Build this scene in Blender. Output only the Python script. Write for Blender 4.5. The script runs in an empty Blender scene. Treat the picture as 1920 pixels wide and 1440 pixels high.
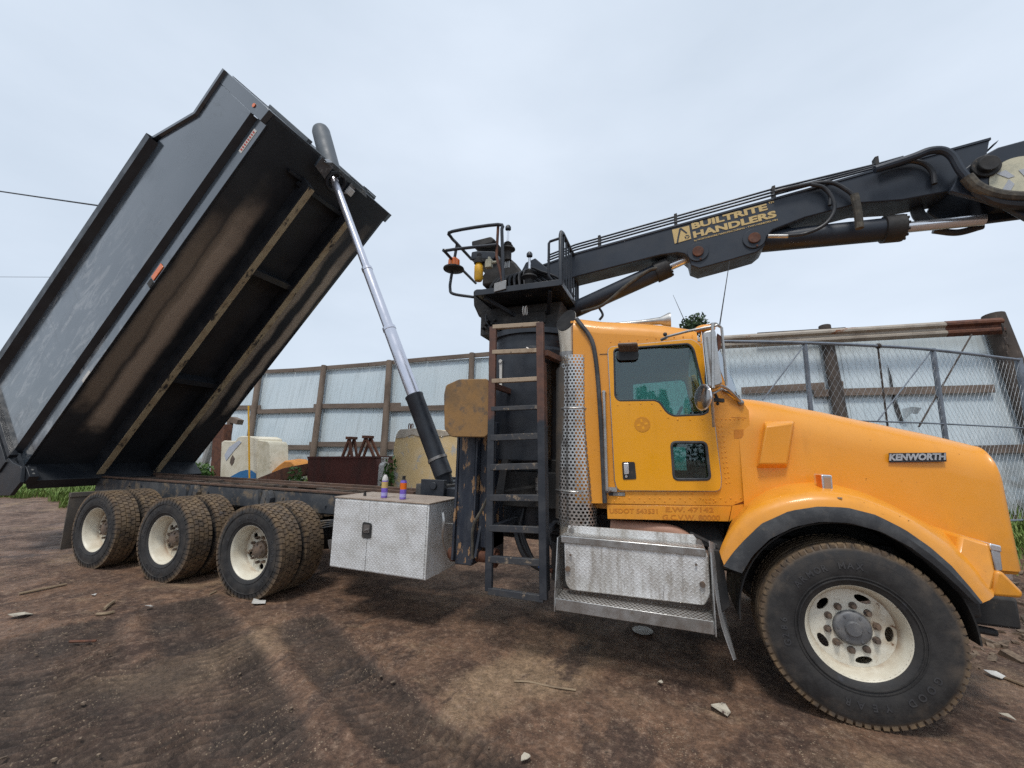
import bpy, bmesh, math, random
from mathutils import Vector, Matrix, noise
random.seed(7)
S = bpy.context.scene
COL = S.collection
PI = math.pi
V3 = Vector

# ------------------------------------------------------------------ camera
CAM = V3((3.86, -3.60, 1.70)); YAW, PITCH, ROLL, F = .361, .160, .021, 779.0
_f = V3((-math.sin(YAW)*math.cos(PITCH), math.cos(YAW)*math.cos(PITCH), math.sin(PITCH)))
_r = V3((math.cos(YAW), math.sin(YAW), 0)); _u = _r.cross(_f)
R_ = _r*math.cos(ROLL) + _u*math.sin(ROLL); U_ = -_r*math.sin(ROLL) + _u*math.cos(ROLL)
cam = bpy.data.cameras.new('camera'); cam.lens = F/1920*36; cam.sensor_width = 36; cam.clip_start = .05; cam.clip_end = 2000
cam_o = bpy.data.objects.new('camera', cam); COL.objects.link(cam_o)
cam_o.matrix_world = Matrix((( R_.x, U_.x, -_f.x, CAM.x), (R_.y, U_.y, -_f.y, CAM.y), (R_.z, U_.z, -_f.z, CAM.z), (0, 0, 0, 1)))
S.camera = cam_o

# ------------------------------------------------------------------ world, sun, exposure
S.view_settings.view_transform = 'Standard'; S.view_settings.look = 'None'
S.view_settings.gamma = 1; S.view_settings.use_curve_mapping = False
S.view_settings.exposure = 0.45
S.cycles.use_denoising = False; S.cycles.use_adaptive_sampling = False
SUN_EL, SUN_ROT = math.radians(58), math.radians(205)
w = bpy.data.worlds.new('World'); S.world = w; w.use_nodes = True
nt = w.node_tree; nt.nodes.clear()
def wn(t, **k):
    n = nt.nodes.new(t)
    for a, b in k.items(): setattr(n, a, b)
    return n
out = wn('ShaderNodeOutputWorld'); bg = wn('ShaderNodeBackground'); bg.inputs[1].default_value = 1.0
sky = wn('ShaderNodeTexSky', sky_type='NISHITA', sun_disc=False, sun_elevation=SUN_EL, sun_rotation=SUN_ROT)
tc = wn('ShaderNodeTexCoord'); mp = wn('ShaderNodeMapping'); mp.inputs['Scale'].default_value = (1, 1, 2.6)
nz = wn('ShaderNodeTexNoise'); nz.inputs['Scale'].default_value = 1.3; nz.inputs['Detail'].default_value = 6; nz.inputs['Roughness'].default_value = .5
cr = wn('ShaderNodeValToRGB')
cr.color_ramp.elements[0].position = .30; cr.color_ramp.elements[0].color = (.47, .54, .625, 1)
cr.color_ramp.elements[1].position = .72; cr.color_ramp.elements[1].color = (.625, .692, .78, 1)
sc = wn('ShaderNodeVectorMath', operation='SCALE'); sc.inputs['Scale'].default_value = .10
mx = wn('ShaderNodeMix', data_type='RGBA'); mx.inputs[0].default_value = .90
nt.links.new(tc.outputs['Generated'], mp.inputs[0]); nt.links.new(mp.outputs[0], nz.inputs['Vector'])
nt.links.new(nz.outputs[0], cr.inputs[0]); nt.links.new(sky.outputs[0], sc.inputs[0])
nt.links.new(sc.outputs[0], mx.inputs[6]); nt.links.new(cr.outputs[0], mx.inputs[7])
nt.links.new(mx.outputs[2], bg.inputs[0]); nt.links.new(bg.outputs[0], out.inputs[0])
sun = bpy.data.lights.new('sun', 'SUN'); sun.energy = 1.5; sun.angle = math.radians(12); sun.color = (1, .96, .9)
sun_o = bpy.data.objects.new('sun', sun); COL.objects.link(sun_o)
# light comes from behind the photographer's left shoulder, high and veiled by cloud
d = V3((-math.sin(SUN_ROT)*-1, math.cos(SUN_ROT), 0)); 
sd = V3((.02, -.42, .88)).normalized()
sun_o.rotation_euler = sd.to_track_quat('Z', 'Y').to_euler()
sky.sun_rotation = math.atan2(sd.x, sd.y); sky.sun_elevation = math.asin(sd.z)

# ------------------------------------------------------------------ helpers: points
def ray(px, py): return R_*((px-960)/F) - U_*((py-720)/F) + _f
def at(px, py, x=None, y=None, z=None):
    """where the line of sight through this spot of the photograph meets a plane of the yard"""
    d = ray(px, py)
    t = (x-CAM.x)/d.x if x is not None else (y-CAM.y)/d.y if y is not None else (z-CAM.z)/d.z
    return CAM + d*t
def ats(L, **k): return [at(a, b, **k) for a, b in L]
def sm(a, b, t):
    t = min(1, max(0, (t-a)/(b-a))); return t*t*(3-2*t)
def lerp(a, b, t): return a+(b-a)*t
def resample(pts, n):
    pts = [V3(p) for p in pts]; L = [0]
    for a, b in zip(pts, pts[1:]): L.append(L[-1]+(b-a).length)
    res = []
    j = 0
    for i in range(n):
        s = L[-1]*i/(n-1)
        while j < len(L)-2 and L[j+1] < s: j += 1
        t = (s-L[j])/max(1e-9, L[j+1]-L[j]); res.append(pts[j].lerp(pts[j+1], t))
    return res
def smooth(pts, n=24):
    """Catmull-Rom through points"""
    P = [V3(p) for p in pts]; P = [P[0]*2-P[1]]+P+[P[-1]*2-P[-2]]; res = []
    m = max(2, n//(len(P)-3))
    for i in range(1, len(P)-2):
        p0, p1, p2, p3 = P[i-1:i+3]
        for k in range(m):
            t = k/m
            res.append(.5*((2*p1)+(p2-p0)*t+(2*p0-5*p1+4*p2-p3)*t*t+(3*p1-p0-3*p2+p3)*t**3))
    res.append(P[-2]); return res
def rounded(pts, r, n=5):
    pts = [V3(p) for p in pts]; res = []; N = len(pts)
    for i in range(N):
        p, a, b = pts[i], pts[i-1], pts[(i+1) % N]
        ri = r[i] if isinstance(r, (list, tuple)) else r
        la, lb = (a-p).length, (b-p).length; q = min(ri, la*.45, lb*.45)
        if q < 1e-5: res.append(p); continue
        A = p+(a-p)/la*q; B = p+(b-p)/lb*q
        for k in range(n+1):
            t = k/n; res.append((1-t)**2*A+2*t*(1-t)*p+t*t*B)
    return res

# ------------------------------------------------------------------ helpers: meshes
ORG = {}
class MB:
    def __init__(s): s.bm = bmesh.new()
    def face(s, vs):
        try: return s.bm.faces.new(vs)
        except ValueError: return None
    def box(s, a, b):
        x0, y0, z0 = a; x1, y1, z1 = b
        v = [s.bm.verts.new(p) for p in ((x0,y0,z0),(x1,y0,z0),(x1,y1,z0),(x0,y1,z0),(x0,y0,z1),(x1,y0,z1),(x1,y1,z1),(x0,y1,z1))]
        for f in ((0,3,2,1),(4,5,6,7),(0,1,5,4),(1,2,6,5),(2,3,7,6),(3,0,4,7)): s.face([v[i] for i in f])
        return s
    def obox(s, c, ux, uy, uz):
        """box from centre and three half-axis vectors"""
        c, ux, uy, uz = map(V3, (c, ux, uy, uz))
        v = [s.bm.verts.new(c+ux*i+uy*j+uz*k) for k in (-1, 1) for i, j in ((-1,-1),(1,-1),(1,1),(-1,1))]
        for f in ((0,3,2,1),(4,5,6,7),(0,1,5,4),(1,2,6,5),(2,3,7,6),(3,0,4,7)): s.face([v[i] for i in f])
        return s
    def bar(s, p, q, wdt, dep, up=(0, 0, 1)):
        p, q = V3(p), V3(q); d = (q-p); n = d.normalized(); u = V3(up)
        if abs(n.dot(u)) > .97: u = V3((0, 1, 0))
        a = n.cross(u).normalized(); b = a.cross(n)
        return s.obox((p+q)/2, d/2, a*wdt/2, b*dep/2)
    def prism(s, pts, off):
        """closed flat outline pushed along off"""
        off = V3(off); a = [s.bm.verts.new(p) for p in pts]; b = [s.bm.verts.new(V3(p)+off) for p in pts]
        n = len(pts)
        s.face(a[::-1]); s.face(b)
        for i in range(n): s.face((a[i], a[(i+1) % n], b[(i+1) % n], b[i]))
        return s
    def plate(s, outer, holes, off):
        es = []; 
        t = bmesh.new()
        for L in [outer]+holes:
            vs = [t.verts.new(p) for p in L]
            for i in range(len(vs)): es.append(t.edges.new((vs[i], vs[(i+1) % len(vs)])))
        bmesh.ops.triangle_fill(t, edges=es, use_beauty=True)
        r = bmesh.ops.extrude_face_region(t, geom=t.faces[:])
        bmesh.ops.translate(t, verts=[g for g in r['geom'] if isinstance(g, bmesh.types.BMVert)], vec=V3(off))
        bmesh.ops.recalc_face_normals(t, faces=t.faces[:])
        me = bpy.data.meshes.new('tmp'); t.to_mesh(me); t.free(); s.bm.from_mesh(me); bpy.data.meshes.remove(me)
        return s
    def ring(s, c, n, r, k, ref=None):
        n = V3(n).normalized(); u = V3(ref) if ref else (V3((0,0,1)) if abs(n.z) < .9 else V3((1,0,0)))
        a = n.cross(u).normalized(); b = n.cross(a)
        return [s.bm.verts.new(V3(c)+(a*math.cos(2*PI*i/k)+b*math.sin(2*PI*i/k))*r) for i in range(k)]
    def bridge(s, A, B):
        k = len(A)
        for i in range(k): s.face((A[i], A[(i+1) % k], B[(i+1) % k], B[i]))
    def cyl(s, p, q, r, r2=None, k=20, caps=True):
        p, q = V3(p), V3(q); r2 = r if r2 is None else r2
        A = s.ring(p, q-p, r, k); B = s.ring(q, q-p, r2, k); s.bridge(A, B)
        if caps: s.face(A[::-1]); s.face(B)
        return s
    def steps(s, p, axis, prof, k=24, caps=True):
        """solid of revolution: prof = (distance along axis, radius)"""
        axis = V3(axis).normalized(); last = None; first = None
        for d, r in prof:
            A = s.ring(V3(p)+axis*d, axis, max(r, 1e-4), k)
            if last: s.bridge(last, A)
            else: first = A
            last = A
        if caps: s.face(first[::-1]); s.face(last)
        return s
    def tube(s, pts, r, k=8, caps=True, closed=False):
        pts = [V3(p) for p in pts]; n = len(pts); rings = []
        t0 = (pts[1]-pts[0]).normalized(); u = V3((0,0,1)) if abs(t0.z) < .9 else V3((0,1,0))
        a = t0.cross(u).normalized()
        for i, p in enumerate(pts):
            t = (pts[min(i+1, n-1)]-pts[max(i-1, 0)])
            if t.length < 1e-9: t = t0
            t = t.normalized(); a = (a-t*a.dot(t)).normalized(); b = t.cross(a)
            rr = r[i] if isinstance(r, (list, tuple)) else r
            rings.append([s.bm.verts.new(p+(a*math.cos(2*PI*j/k)+b*math.sin(2*PI*j/k))*rr) for j in range(k)])
        for A, B in zip(rings, rings[1:]): s.bridge(A, B)
        if caps: s.face(rings[0][::-1]); s.face(rings[-1])
        return s
    def ball(s, c, r, k=12, sz=(1, 1, 1)):
        m = Matrix.Translation(V3(c)) @ Matrix.Diagonal((r*sz[0], r*sz[1], r*sz[2], 1))
        bmesh.ops.create_uvsphere(s.bm, u_segments=k, v_segments=max(6, k*2//3), radius=1, matrix=m); return s
    def loft(s, rows, closed=False):
        rv = [[s.bm.verts.new(p) for p in row] for row in rows]
        for A, B in zip(rv, rv[1:]):
            n = len(A)
            for i in range(n if closed else n-1): s.face((A[i], A[(i+1) % n], B[(i+1) % n], B[i]))
        return rv
    def text(s, string, o, ux, uy, size, depth=.002, bold=0., sx=1., align='LEFT', n=None):
        """lettering: o = baseline start, ux/uy unit directions on the surface"""
        c = bpy.data.curves.new('t', 'FONT'); c.body = string; c.size = size; c.extrude = depth; c.offset = bold; c.align_x = align; c.resolution_u = 3
        ob = bpy.data.objects.new('t', c); COL.objects.link(ob)
        dg = bpy.context.evaluated_depsgraph_get(); me = bpy.data.meshes.new_from_object(ob.evaluated_get(dg))
        ux, uy = V3(ux).normalized(), V3(uy).normalized(); nn = ux.cross(uy).normalized() if n is None else V3(n)
        o = V3(o)
        for v in me.vertices: v.co = o+ux*(v.co.x*sx)+uy*v.co.y+nn*v.co.z
        s.bm.from_mesh(me); bpy.data.objects.remove(ob); bpy.data.curves.remove(c); bpy.data.meshes.remove(me); return s
    def shell(s, t):
        """give an open sheet a thickness along its normals (towards -normal)"""
        s.bm.normal_update()
        bmesh.ops.solidify(s.bm, geom=s.bm.faces[:], thickness=t); return s
    def build(s, name, m, parent=None, bevel=0, seg=2, flat=False, angle=35, fix=True):
        if fix: bmesh.ops.recalc_face_normals(s.bm, faces=s.bm.faces[:])
        if parent is not None:
            o_ = ORG[parent.name]
            if o_.length: bmesh.ops.translate(s.bm, verts=s.bm.verts[:], vec=-o_)
        me = bpy.data.meshes.new(name); s.bm.to_mesh(me); s.bm.free()
        if not flat:
            me.shade_smooth(); me.set_sharp_from_angle(angle=math.radians(angle))
        me.materials.append(m)
        ob = bpy.data.objects.new(name, me); COL.objects.link(ob)
        if parent is not None: ob.parent = parent
        ORG[ob.name] = ORG[parent.name].copy() if parent is not None else V3((0, 0, 0))
        if bevel:
            b = ob.modifiers.new('bevel', 'BEVEL'); b.width = bevel; b.segments = seg; b.limit_method = 'ANGLE'; b.angle_limit = math.radians(40)
        return ob
def recentre(ob, p):
    p = V3(p); ob.data.transform(Matrix.Translation(-p)); ob.location = p; ORG[ob.name] = p.copy(); return ob
def tag(o, label=None, cat=None, group=None, kind=None):
    for k, v in (('label', label), ('category', cat), ('group', group), ('kind', kind)):
        if v: o[k] = v
    return o
def thing(name, loc, label, cat, group=None):
    o = bpy.data.objects.new(name, None); o.empty_display_size = .2; COL.objects.link(o); o.location = loc
    ORG[o.name] = V3(loc); return tag(o, label, cat, group)
def solo(mb, name, m, p, label, cat, group=None, **k):
    return tag(recentre(mb.build(name, m, None, **k), p), label, cat, group)
def copy_tree(o, parent=None):
    c = o.copy(); COL.objects.link(c); c.parent = parent; ORG[c.name] = ORG[o.name].copy()
    for ch in list(o.children): copy_tree(ch, c)
    return c

# ------------------------------------------------------------------ helpers: materials
class NT:
    def __init__(s, name):
        s.m = bpy.data.materials.new(name); s.m.use_nodes = True; s.t = s.m.node_tree; s.t.nodes.clear()
        s.out = s.n('ShaderNodeOutputMaterial'); s.b = s.n('ShaderNodeBsdfPrincipled'); s.l(s.b.outputs[0], s.out.inputs[0])
        s.co = s.n('ShaderNodeTexCoord').outputs['Object']
    def n(s, t, **k):
        n = s.t.nodes.new(t)
        for a, b in k.items(): setattr(n, a, b)
        return n
    def l(s, a, b): s.t.links.new(a, b)
    def set(s, sock, v):
        if isinstance(v, bpy.types.NodeSocket): s.l(v, sock)
        elif v is not None: sock.default_value = (*v, 1) if isinstance(v, tuple) and len(v) == 3 and sock.type == 'RGBA' else v
    def math(s, op, a, b=None, c=None):
        n = s.n('ShaderNodeMath', operation=op)
        for i, v in enumerate((a, b, c)):
            if v is not None: s.set(n.inputs[i], v)
        return n.outputs[0]
    def vmath(s, op, a, b=None):
        n = s.n('ShaderNodeVectorMath', operation=op); s.set(n.inputs[0], a)
        if b is not None: s.set(n.inputs[1], b)
        return n.outputs[0]
    def noise(s, scale, detail=4, rough=.55, co=None, stretch=None, dist=0):
        n = s.n('ShaderNodeTexNoise'); n.inputs['Scale'].default_value = scale; n.inputs['Detail'].default_value = detail; n.inputs['Roughness'].default_value = rough; n.inputs['Distortion'].default_value = dist
        co = co or s.co
        if stretch:
            m = s.n('ShaderNodeMapping'); m.inputs['Scale'].default_value = stretch; s.l(co, m.inputs[0]); co = m.outputs[0]
        s.l(co, n.inputs['Vector']); return n.outputs[0]
    def ramp(s, v, lo, hi, a=0., b=1.):
        n = s.n('ShaderNodeMapRange'); n.interpolation_type = 'SMOOTHSTEP'; s.set(n.inputs[0], v)
        n.inputs[1].default_value = lo; n.inputs[2].default_value = hi; n.inputs[3].default_value = a; n.inputs[4].default_value = b
        return n.outputs[0]
    def mix(s, f, a, b):
        n = s.n('ShaderNodeMix', data_type='RGBA'); s.set(n.inputs[0], f); s.set(n.inputs[6], a); s.set(n.inputs[7], b); return n.outputs[2]
    def xyz(s, co=None):
        n = s.n('ShaderNodeSeparateXYZ'); s.l(co or s.co, n.inputs[0]); return n.outputs
    def bump(s, h, strength, dist=.01):
        n = s.n('ShaderNodeBump'); n.inputs['Strength'].default_value = strength; n.inputs['Distance'].default_value = dist
        s.l(h, n.inputs['Height']); s.l(n.outputs[0], s.b.inputs['Normal']); return n
    def fin(s, col, rough=.5, metal=0., coat=0., spec=None):
        s.set(s.b.inputs['Base Color'], col); s.set(s.b.inputs['Roughness'], rough); s.set(s.b.inputs['Metallic'], metal)
        s.set(s.b.inputs['Coat Weight'], coat); s.b.inputs['Coat Roughness'].default_value = .12
        if spec is not None: s.b.inputs['Specular IOR Level'].default_value = spec
        return s.m
def weathered(name, c1, c2, rough=.5, metal=0., scale=5., lo=.42, hi=.66, c3=None, s3=22., lo3=.6, hi3=.68, bump=.15, bscale=60., coat=0., stretch=None, st3=None, spec=None, bd=.004):
    t = NT(name)
    c = t.mix(t.ramp(t.noise(scale, 6, .6, stretch=stretch), lo, hi), c1, c2)
    fine = t.noise(90, 3, .6)
    c = t.mix(t.ramp(fine, .35, .75, 0, .22), c, tuple(v*.62 for v in c2))
    if c3: c = t.mix(t.ramp(t.noise(s3, 6, .65, stretch=st3), lo3, hi3), c, c3)
    if bump: t.bump(t.noise(bscale, 4, .6), bump, bd)
    r = t.ramp(t.noise(scale*1.7, 4), .3, .7, max(.05, rough-.1), min(1, rough+.12))
    return t.fin(c, r, metal, coat, spec)

ORANGE = (.78, .305, .016)
def paint(name, c, faded, rough=.36, dirt=(.20, .13, .07)):
    t = NT(name)
    col = t.mix(t.ramp(t.noise(1.7, 5, .6), .35, .75, 0, .75), c, faded)
    z = t.xyz()[2]
    low = t.ramp(z, 1.6, .75, 0, .28)
    col = t.mix(t.math('MULTIPLY', low, t.ramp(t.noise(7, 6, .65), .35, .7)), col, dirt)
    col = t.mix(t.ramp(t.noise(23, 6, .72), .665, .69, 0, .75), col, tuple(v*.33 for v in c))
    col = t.mix(t.ramp(t.noise(14, 5, .6, stretch=(1, 1, .12)), .52, .8, 0, .22), col, tuple(v*.55 for v in c))
    t.bump(t.noise(3.2, 2), .10, .02)
    return t.fin(col, t.ramp(t.noise(6, 5), .3, .75, rough-.06, rough+.16), 0, .25)
M = {}
M['orange'] = paint('orange_paint', ORANGE, (.78, .335, .05))
M['orange_door'] = paint('orange_door_paint', (.84, .36, .006), (.84, .36, .014), .30)
M['orange_dark'] = paint('faded_lettering', (.58, .20, .012), (.55, .20, .02))
M['black'] = weathered('black_paint', (.018, .022, .030), (.030, .034, .042), .38, scale=4, c3=(.09, .08, .07), s3=30, lo3=.68, hi3=.76, bump=.1)
M['blackmatt'] = weathered('black_dusty', (.018, .018, .019), (.04, .037, .034), .7, c3=(.11, .09, .07), s3=12, lo3=.6, hi3=.75, bump=.3)
M['boom'] = weathered('boom_paint', (.022, .029, .042), (.030, .038, .052), .42, scale=2.2, c3=(.07, .07, .07), s3=26, lo3=.70, hi3=.76, bump=.06, spec=.4)
M['frame'] = weathered('chassis_paint', (.045, .05, .058), (.10, .10, .10), .55, scale=3, c3=(.20, .15, .10), s3=6, lo3=.52, hi3=.7, bump=.2)
M['rust'] = weathered('rusty_steel', (.14, .055, .03), (.075, .032, .022), .8, scale=9, c3=(.22, .10, .045), s3=25, bump=.4)
M['rustbrown'] = weathered('brown_rust_paint', (.13, .034, .024), (.085, .028, .021), .65, scale=4, c3=(.12, .05, .03), s3=16, stretch=(1, 1, .25), bump=.2)
M['outrig'] = weathered('chipped_blue_paint', (.018, .024, .038), (.045, .05, .062), .5, scale=9, stretch=(2, 2, .4), c3=(.34, .20, .10), s3=8, lo3=.565, hi3=.60, st3=(1.5, 1.5, .5), bump=.5)
M['pad'] = weathered('rust_ochre_pad', (.30, .165, .06), (.20, .12, .055), .75, scale=5, c3=(.11, .085, .065), s3=7, lo3=.52, hi3=.7, bump=.3)
M['chrome'] = weathered('polished_chrome', (.84, .85, .88), (.76, .77, .80), .2, .8, bump=.0)
M['rod'] = weathered('hard_chrome_rod', (.66, .67, .74), (.62, .63, .70), .24, .8, scale=1.5, bump=0)
M['alu'] = weathered('bare_aluminium', (.50, .50, .49), (.36, .35, .33), .38, .85, scale=6, c3=(.24, .19, .14), s3=9, lo3=.6, hi3=.78, bump=.12)
M['steel'] = weathered('dull_steel', (.32, .31, .30), (.20, .17, .15), .45, .8, bump=.2)
M['rubber'] = weathered('rubber_trim', (.038, .041, .046), (.075, .077, .08), .62, scale=8, c3=(.10, .09, .08), s3=14, bump=.25)
M['hose'] = weathered('hydraulic_hose', (.014, .016, .020), (.03, .03, .034), .5, bump=.2)
M['hosedust'] = weathered('dusty_hose_sleeve', (.055, .05, .042), (.12, .105, .08), .85, scale=14, bump=.5, bscale=40)
M['wheelpaint'] = weathered('cream_wheel_paint', (.74, .71, .61), (.56, .48, .36), .45, scale=6, c3=(.17, .08, .035), s3=11, lo3=.59, hi3=.67, bump=.15)
M['hub'] = weathered('greasy_hub', (.10, .075, .06), (.19, .13, .09), .6, scale=9, c3=(.03, .03, .035), s3=20, bump=.3)
M['hubgrey'] = weathered('grey_hub', (.15, .155, .165), (.24, .235, .23), .45, .3, scale=9, bump=.2)
M['lens_o'] = weathered('orange_lens', (.85, .16, .01), (.8, .2, .02), .25, bump=.05, coat=.5)
M['lamp'] = weathered('clear_lamp_lens', (.40, .41, .43), (.30, .31, .33), .12, .2, bump=.1, bscale=30, coat=.6)
M['white'] = weathered('off_white_plastic', (.62, .60, .56), (.5, .48, .44), .55, bump=.1)
M['yellow'] = weathered('yellow_paint', (.78, .42, .015), (.72, .38, .02), .45, bump=.1)
M['tan'] = weathered('tan_decal', (.60, .43, .17), (.55, .40, .17), .45, bump=0)
M['cream'] = weathered('cream_decal', (.62, .58, .42), (.50, .48, .36), .5, scale=9, bump=0)
M['interior'] = weathered('cab_interior', (.030, .034, .038), (.045, .05, .05), .7, bump=.1)
M['red'] = weathered('red_decal', (.45, .06, .04), (.4, .08, .06), .5, bump=0)
M['blue'] = weathered('blue_plastic', (.03, .16, .55), (.03, .14, .45), .4, bump=0)
M['badge'] = weathered('satin_badge', (.62, .63, .64), (.5, .5, .52), .3, .6, bump=0)

def m_glass(name, tint, fac=.12):
    t = NT(name); tr = t.n('ShaderNodeBsdfTransparent'); tr.inputs[0].default_value = (*tint, 1)
    gl = t.n('ShaderNodeBsdfGlossy'); gl.inputs['Roughness'].default_value = .02; gl.inputs[0].default_value = (.9, .95, 1, 1)
    fr = t.n('ShaderNodeFresnel'); fr.inputs[0].default_value = 1.6
    mx = t.n('ShaderNodeMixShader'); t.l(t.math('ADD', fr.outputs[0], fac), mx.inputs[0]); t.l(tr.outputs[0], mx.inputs[1]); t.l(gl.outputs[0], mx.inputs[2])
    t.l(mx.outputs[0], t.out.inputs[0]); return t.m
M['glass'] = m_glass('tinted_window_glass', (.52, .72, .69), .025)
M['glass_w'] = m_glass('windscreen_glass', (.62, .92, .92), .22)
def m_mirror():
    t = NT('mirror_glass'); return t.fin((.75, .78, .8), .06, 1.)
M['mirror'] = m_mirror()

def m_tread(name, dirty=False):
    """aluminium tread plate: raised lozenges in alternating directions"""
    t = NT(name)
    geo = t.n('ShaderNodeNewGeometry'); nx, ny, nz = t.xyz(geo.outputs['Normal']); x, y, z = t.xyz()
    # pick the two coordinates that lie in the surface
    u = t.math('ADD', x, t.math('MULTIPLY', y, t.math('GREATER_THAN', t.math('ABSOLUTE', nx), .7)))
    v = t.math('ADD', t.math('MULTIPLY', z, t.math('LESS_THAN', t.math('ABSOLUTE', nz), .7)), t.math('MULTIPLY', y, t.math('GREATER_THAN', t.math('ABSOLUTE', nz), .7)))
    s = 1/.030
    a = t.math('MULTIPLY', t.math('ADD', u, v), s*.7071); b = t.math('MULTIPLY', t.math('SUBTRACT', u, v), s*.7071)
    par = t.math('FRACT', t.math('MULTIPLY', t.math('ADD', t.math('FLOOR', a), t.math('FLOOR', b)), .5))
    par = t.math('GREATER_THAN', par, .25)
    fa = t.math('SUBTRACT', t.math('FRACT', a), .5); fb = t.math('SUBTRACT', t.math('FRACT', b), .5)
    def el(p, q):
        return t.math('ADD', t.math('POWER', t.math('DIVIDE', t.math('ABSOLUTE', p), .50), 2.), t.math('POWER', t.math('DIVIDE', t.math('ABSOLUTE', q), .17), 2.))
    e1, e2 = el(fa, fb), el(fb, fa)
    e = t.math('ADD', t.math('MULTIPLY', e1, par), t.math('MULTIPLY', e2, t.math('SUBTRACT', 1., par)))
    h = t.ramp(e, 1.0, .25)
    c = t.mix(t.ramp(t.noise(5, 6, .6), .38, .7), (.80, .80, .79), (.62, .61, .58))
    c = t.mix(t.ramp(t.noise(4, 6, .7, stretch=(1, 1, .5)), .56, .75, 0, .7), c, (.27, .22, .16))
    if dirty:
        c = t.mix(t.ramp(t.noise(3.5, 7, .7, stretch=(2.4, 1, .35)), .46, .66, 0, .75), c, (.30, .26, .21))
        c = t.mix(t.ramp(t.noise(9, 6, .7, stretch=(2.5, 1, .2)), .60, .70, 0, .7), c, (.13, .105, .085))
    c = t.mix(t.math('MULTIPLY', h, .35), c, (.86, .86, .86) if not dirty else (.62, .61, .59))
    t.bump(h, .55, .004)
    return t.fin(c, t.ramp(t.noise(12, 4), .3, .7, .38, .6), .4)
M['tread'] = m_tread('aluminium_tread_plate'); M['tread_dirty'] = m_tread('dirty_tread_plate', True)
def m_perf(name, pitch, hole, col, metal=.9, step=True, rough=.28):
    """sheet with punched holes: the holes let light and sight through"""
    t = NT(name); uv = t.n('ShaderNodeUVMap'); x, y, _ = t.xyz(uv.outputs[0])
    r = t.math('DIVIDE', y, pitch*.866); row = t.math('FLOOR', r)
    xs = t.math('ADD', t.math('DIVIDE', x, pitch), t.math('MULTIPLY', row, .5))
    fx = t.math('SUBTRACT', t.math('FRACT', xs), .5); fy = t.math('MULTIPLY', t.math('SUBTRACT', t.math('FRACT', r), .5), .866)
    d = t.math('SQRT', t.math('ADD', t.math('MULTIPLY', fx, fx), t.math('MULTIPLY', fy, fy)))
    h = t.math('GREATER_THAN', d, hole/pitch)
    c = t.mix(t.ramp(t.noise(6, 5), .4, .7), col, tuple(v*.72 for v in col))
    c = t.mix(t.ramp(t.noise(3, 6, .7, stretch=(1, 1, .4)), .58, .75, 0, .6), c, (.25, .18, .13))
    t.set(t.b.inputs['Alpha'], h); return t.fin(c, rough, metal)
M['perf'] = m_perf('perforated_heat_shield', .033, .0105, (.60, .585, .56))
M['perfstep'] = m_perf('perforated_step', .034, .0105, (.64, .62, .59), .7, rough=.4)

def m_tyre(name, R):
    t = NT(name); x, y, z = t.xyz()
    r = t.math('SQRT', t.math('ADD', t.math('MULTIPLY', x, x), t.math('MULTIPLY', z, z)))
    n = t.noise(9, 6, .65)
    c = t.mix(t.ramp(n, .35, .7), (.018, .0175, .018), (.040, .037, .035))
    mud = t.mix(t.ramp(t.noise(14, 5), .35, .65), (.20, .135, .075), (.115, .075, .045))
    f = t.math('MULTIPLY', t.ramp(r, R-.055, R-.012), t.ramp(t.noise(11, 6, .7), .30, .58, .25, 1.))
    c = t.mix(f, c, mud)
    c = t.mix(t.math('MULTIPLY', t.ramp(r, R-.16, R-.06, 0, .42), t.ramp(t.noise(5, 6, .7), .45, .7)), c, (.15, .115, .085))
    c = t.mix(t.ramp(t.noise(7, 5, .6), .62, .72, 0, .4), c, (.07, .073, .088))
    t.bump(t.noise(70, 4, .6), .35, .004)
    return t.fin(c, t.ramp(n, .3, .7, .55, .85))
M['tyre_rear'] = m_tyre('rear_tyre_rubber', .52); M['tyre_front'] = m_tyre('front_tyre_rubber', .565)
M['letter_rubber'] = weathered('raised_rubber_letters', (.040, .040, .044), (.060, .058, .058), .6, bump=.2)

t = NT('cream_rim_paint'); x, y, z = t.xyz()
r_ = t.math('SQRT', t.math('ADD', t.math('MULTIPLY', x, x), t.math('MULTIPLY', z, z)))
c = t.mix(t.ramp(t.noise(6, 5), .35, .7), (.72, .68, .56), (.60, .54, .42))
c = t.mix(t.math('MULTIPLY', t.ramp(r_, .292, .301), t.ramp(t.noise(16, 6, .7), .40, .56)), c, (.20, .085, .035))
c = t.mix(t.math('MULTIPLY', t.ramp(r_, .275, .245), t.ramp(t.noise(5, 5, .7), .35, .65, .15, .75)), c, (.26, .16, .09))
c = t.mix(t.ramp(t.noise(15, 6, .7), .66, .71), c, (.14, .06, .03)); t.fin(c, .45); M['rimpaint'] = t.m
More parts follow.
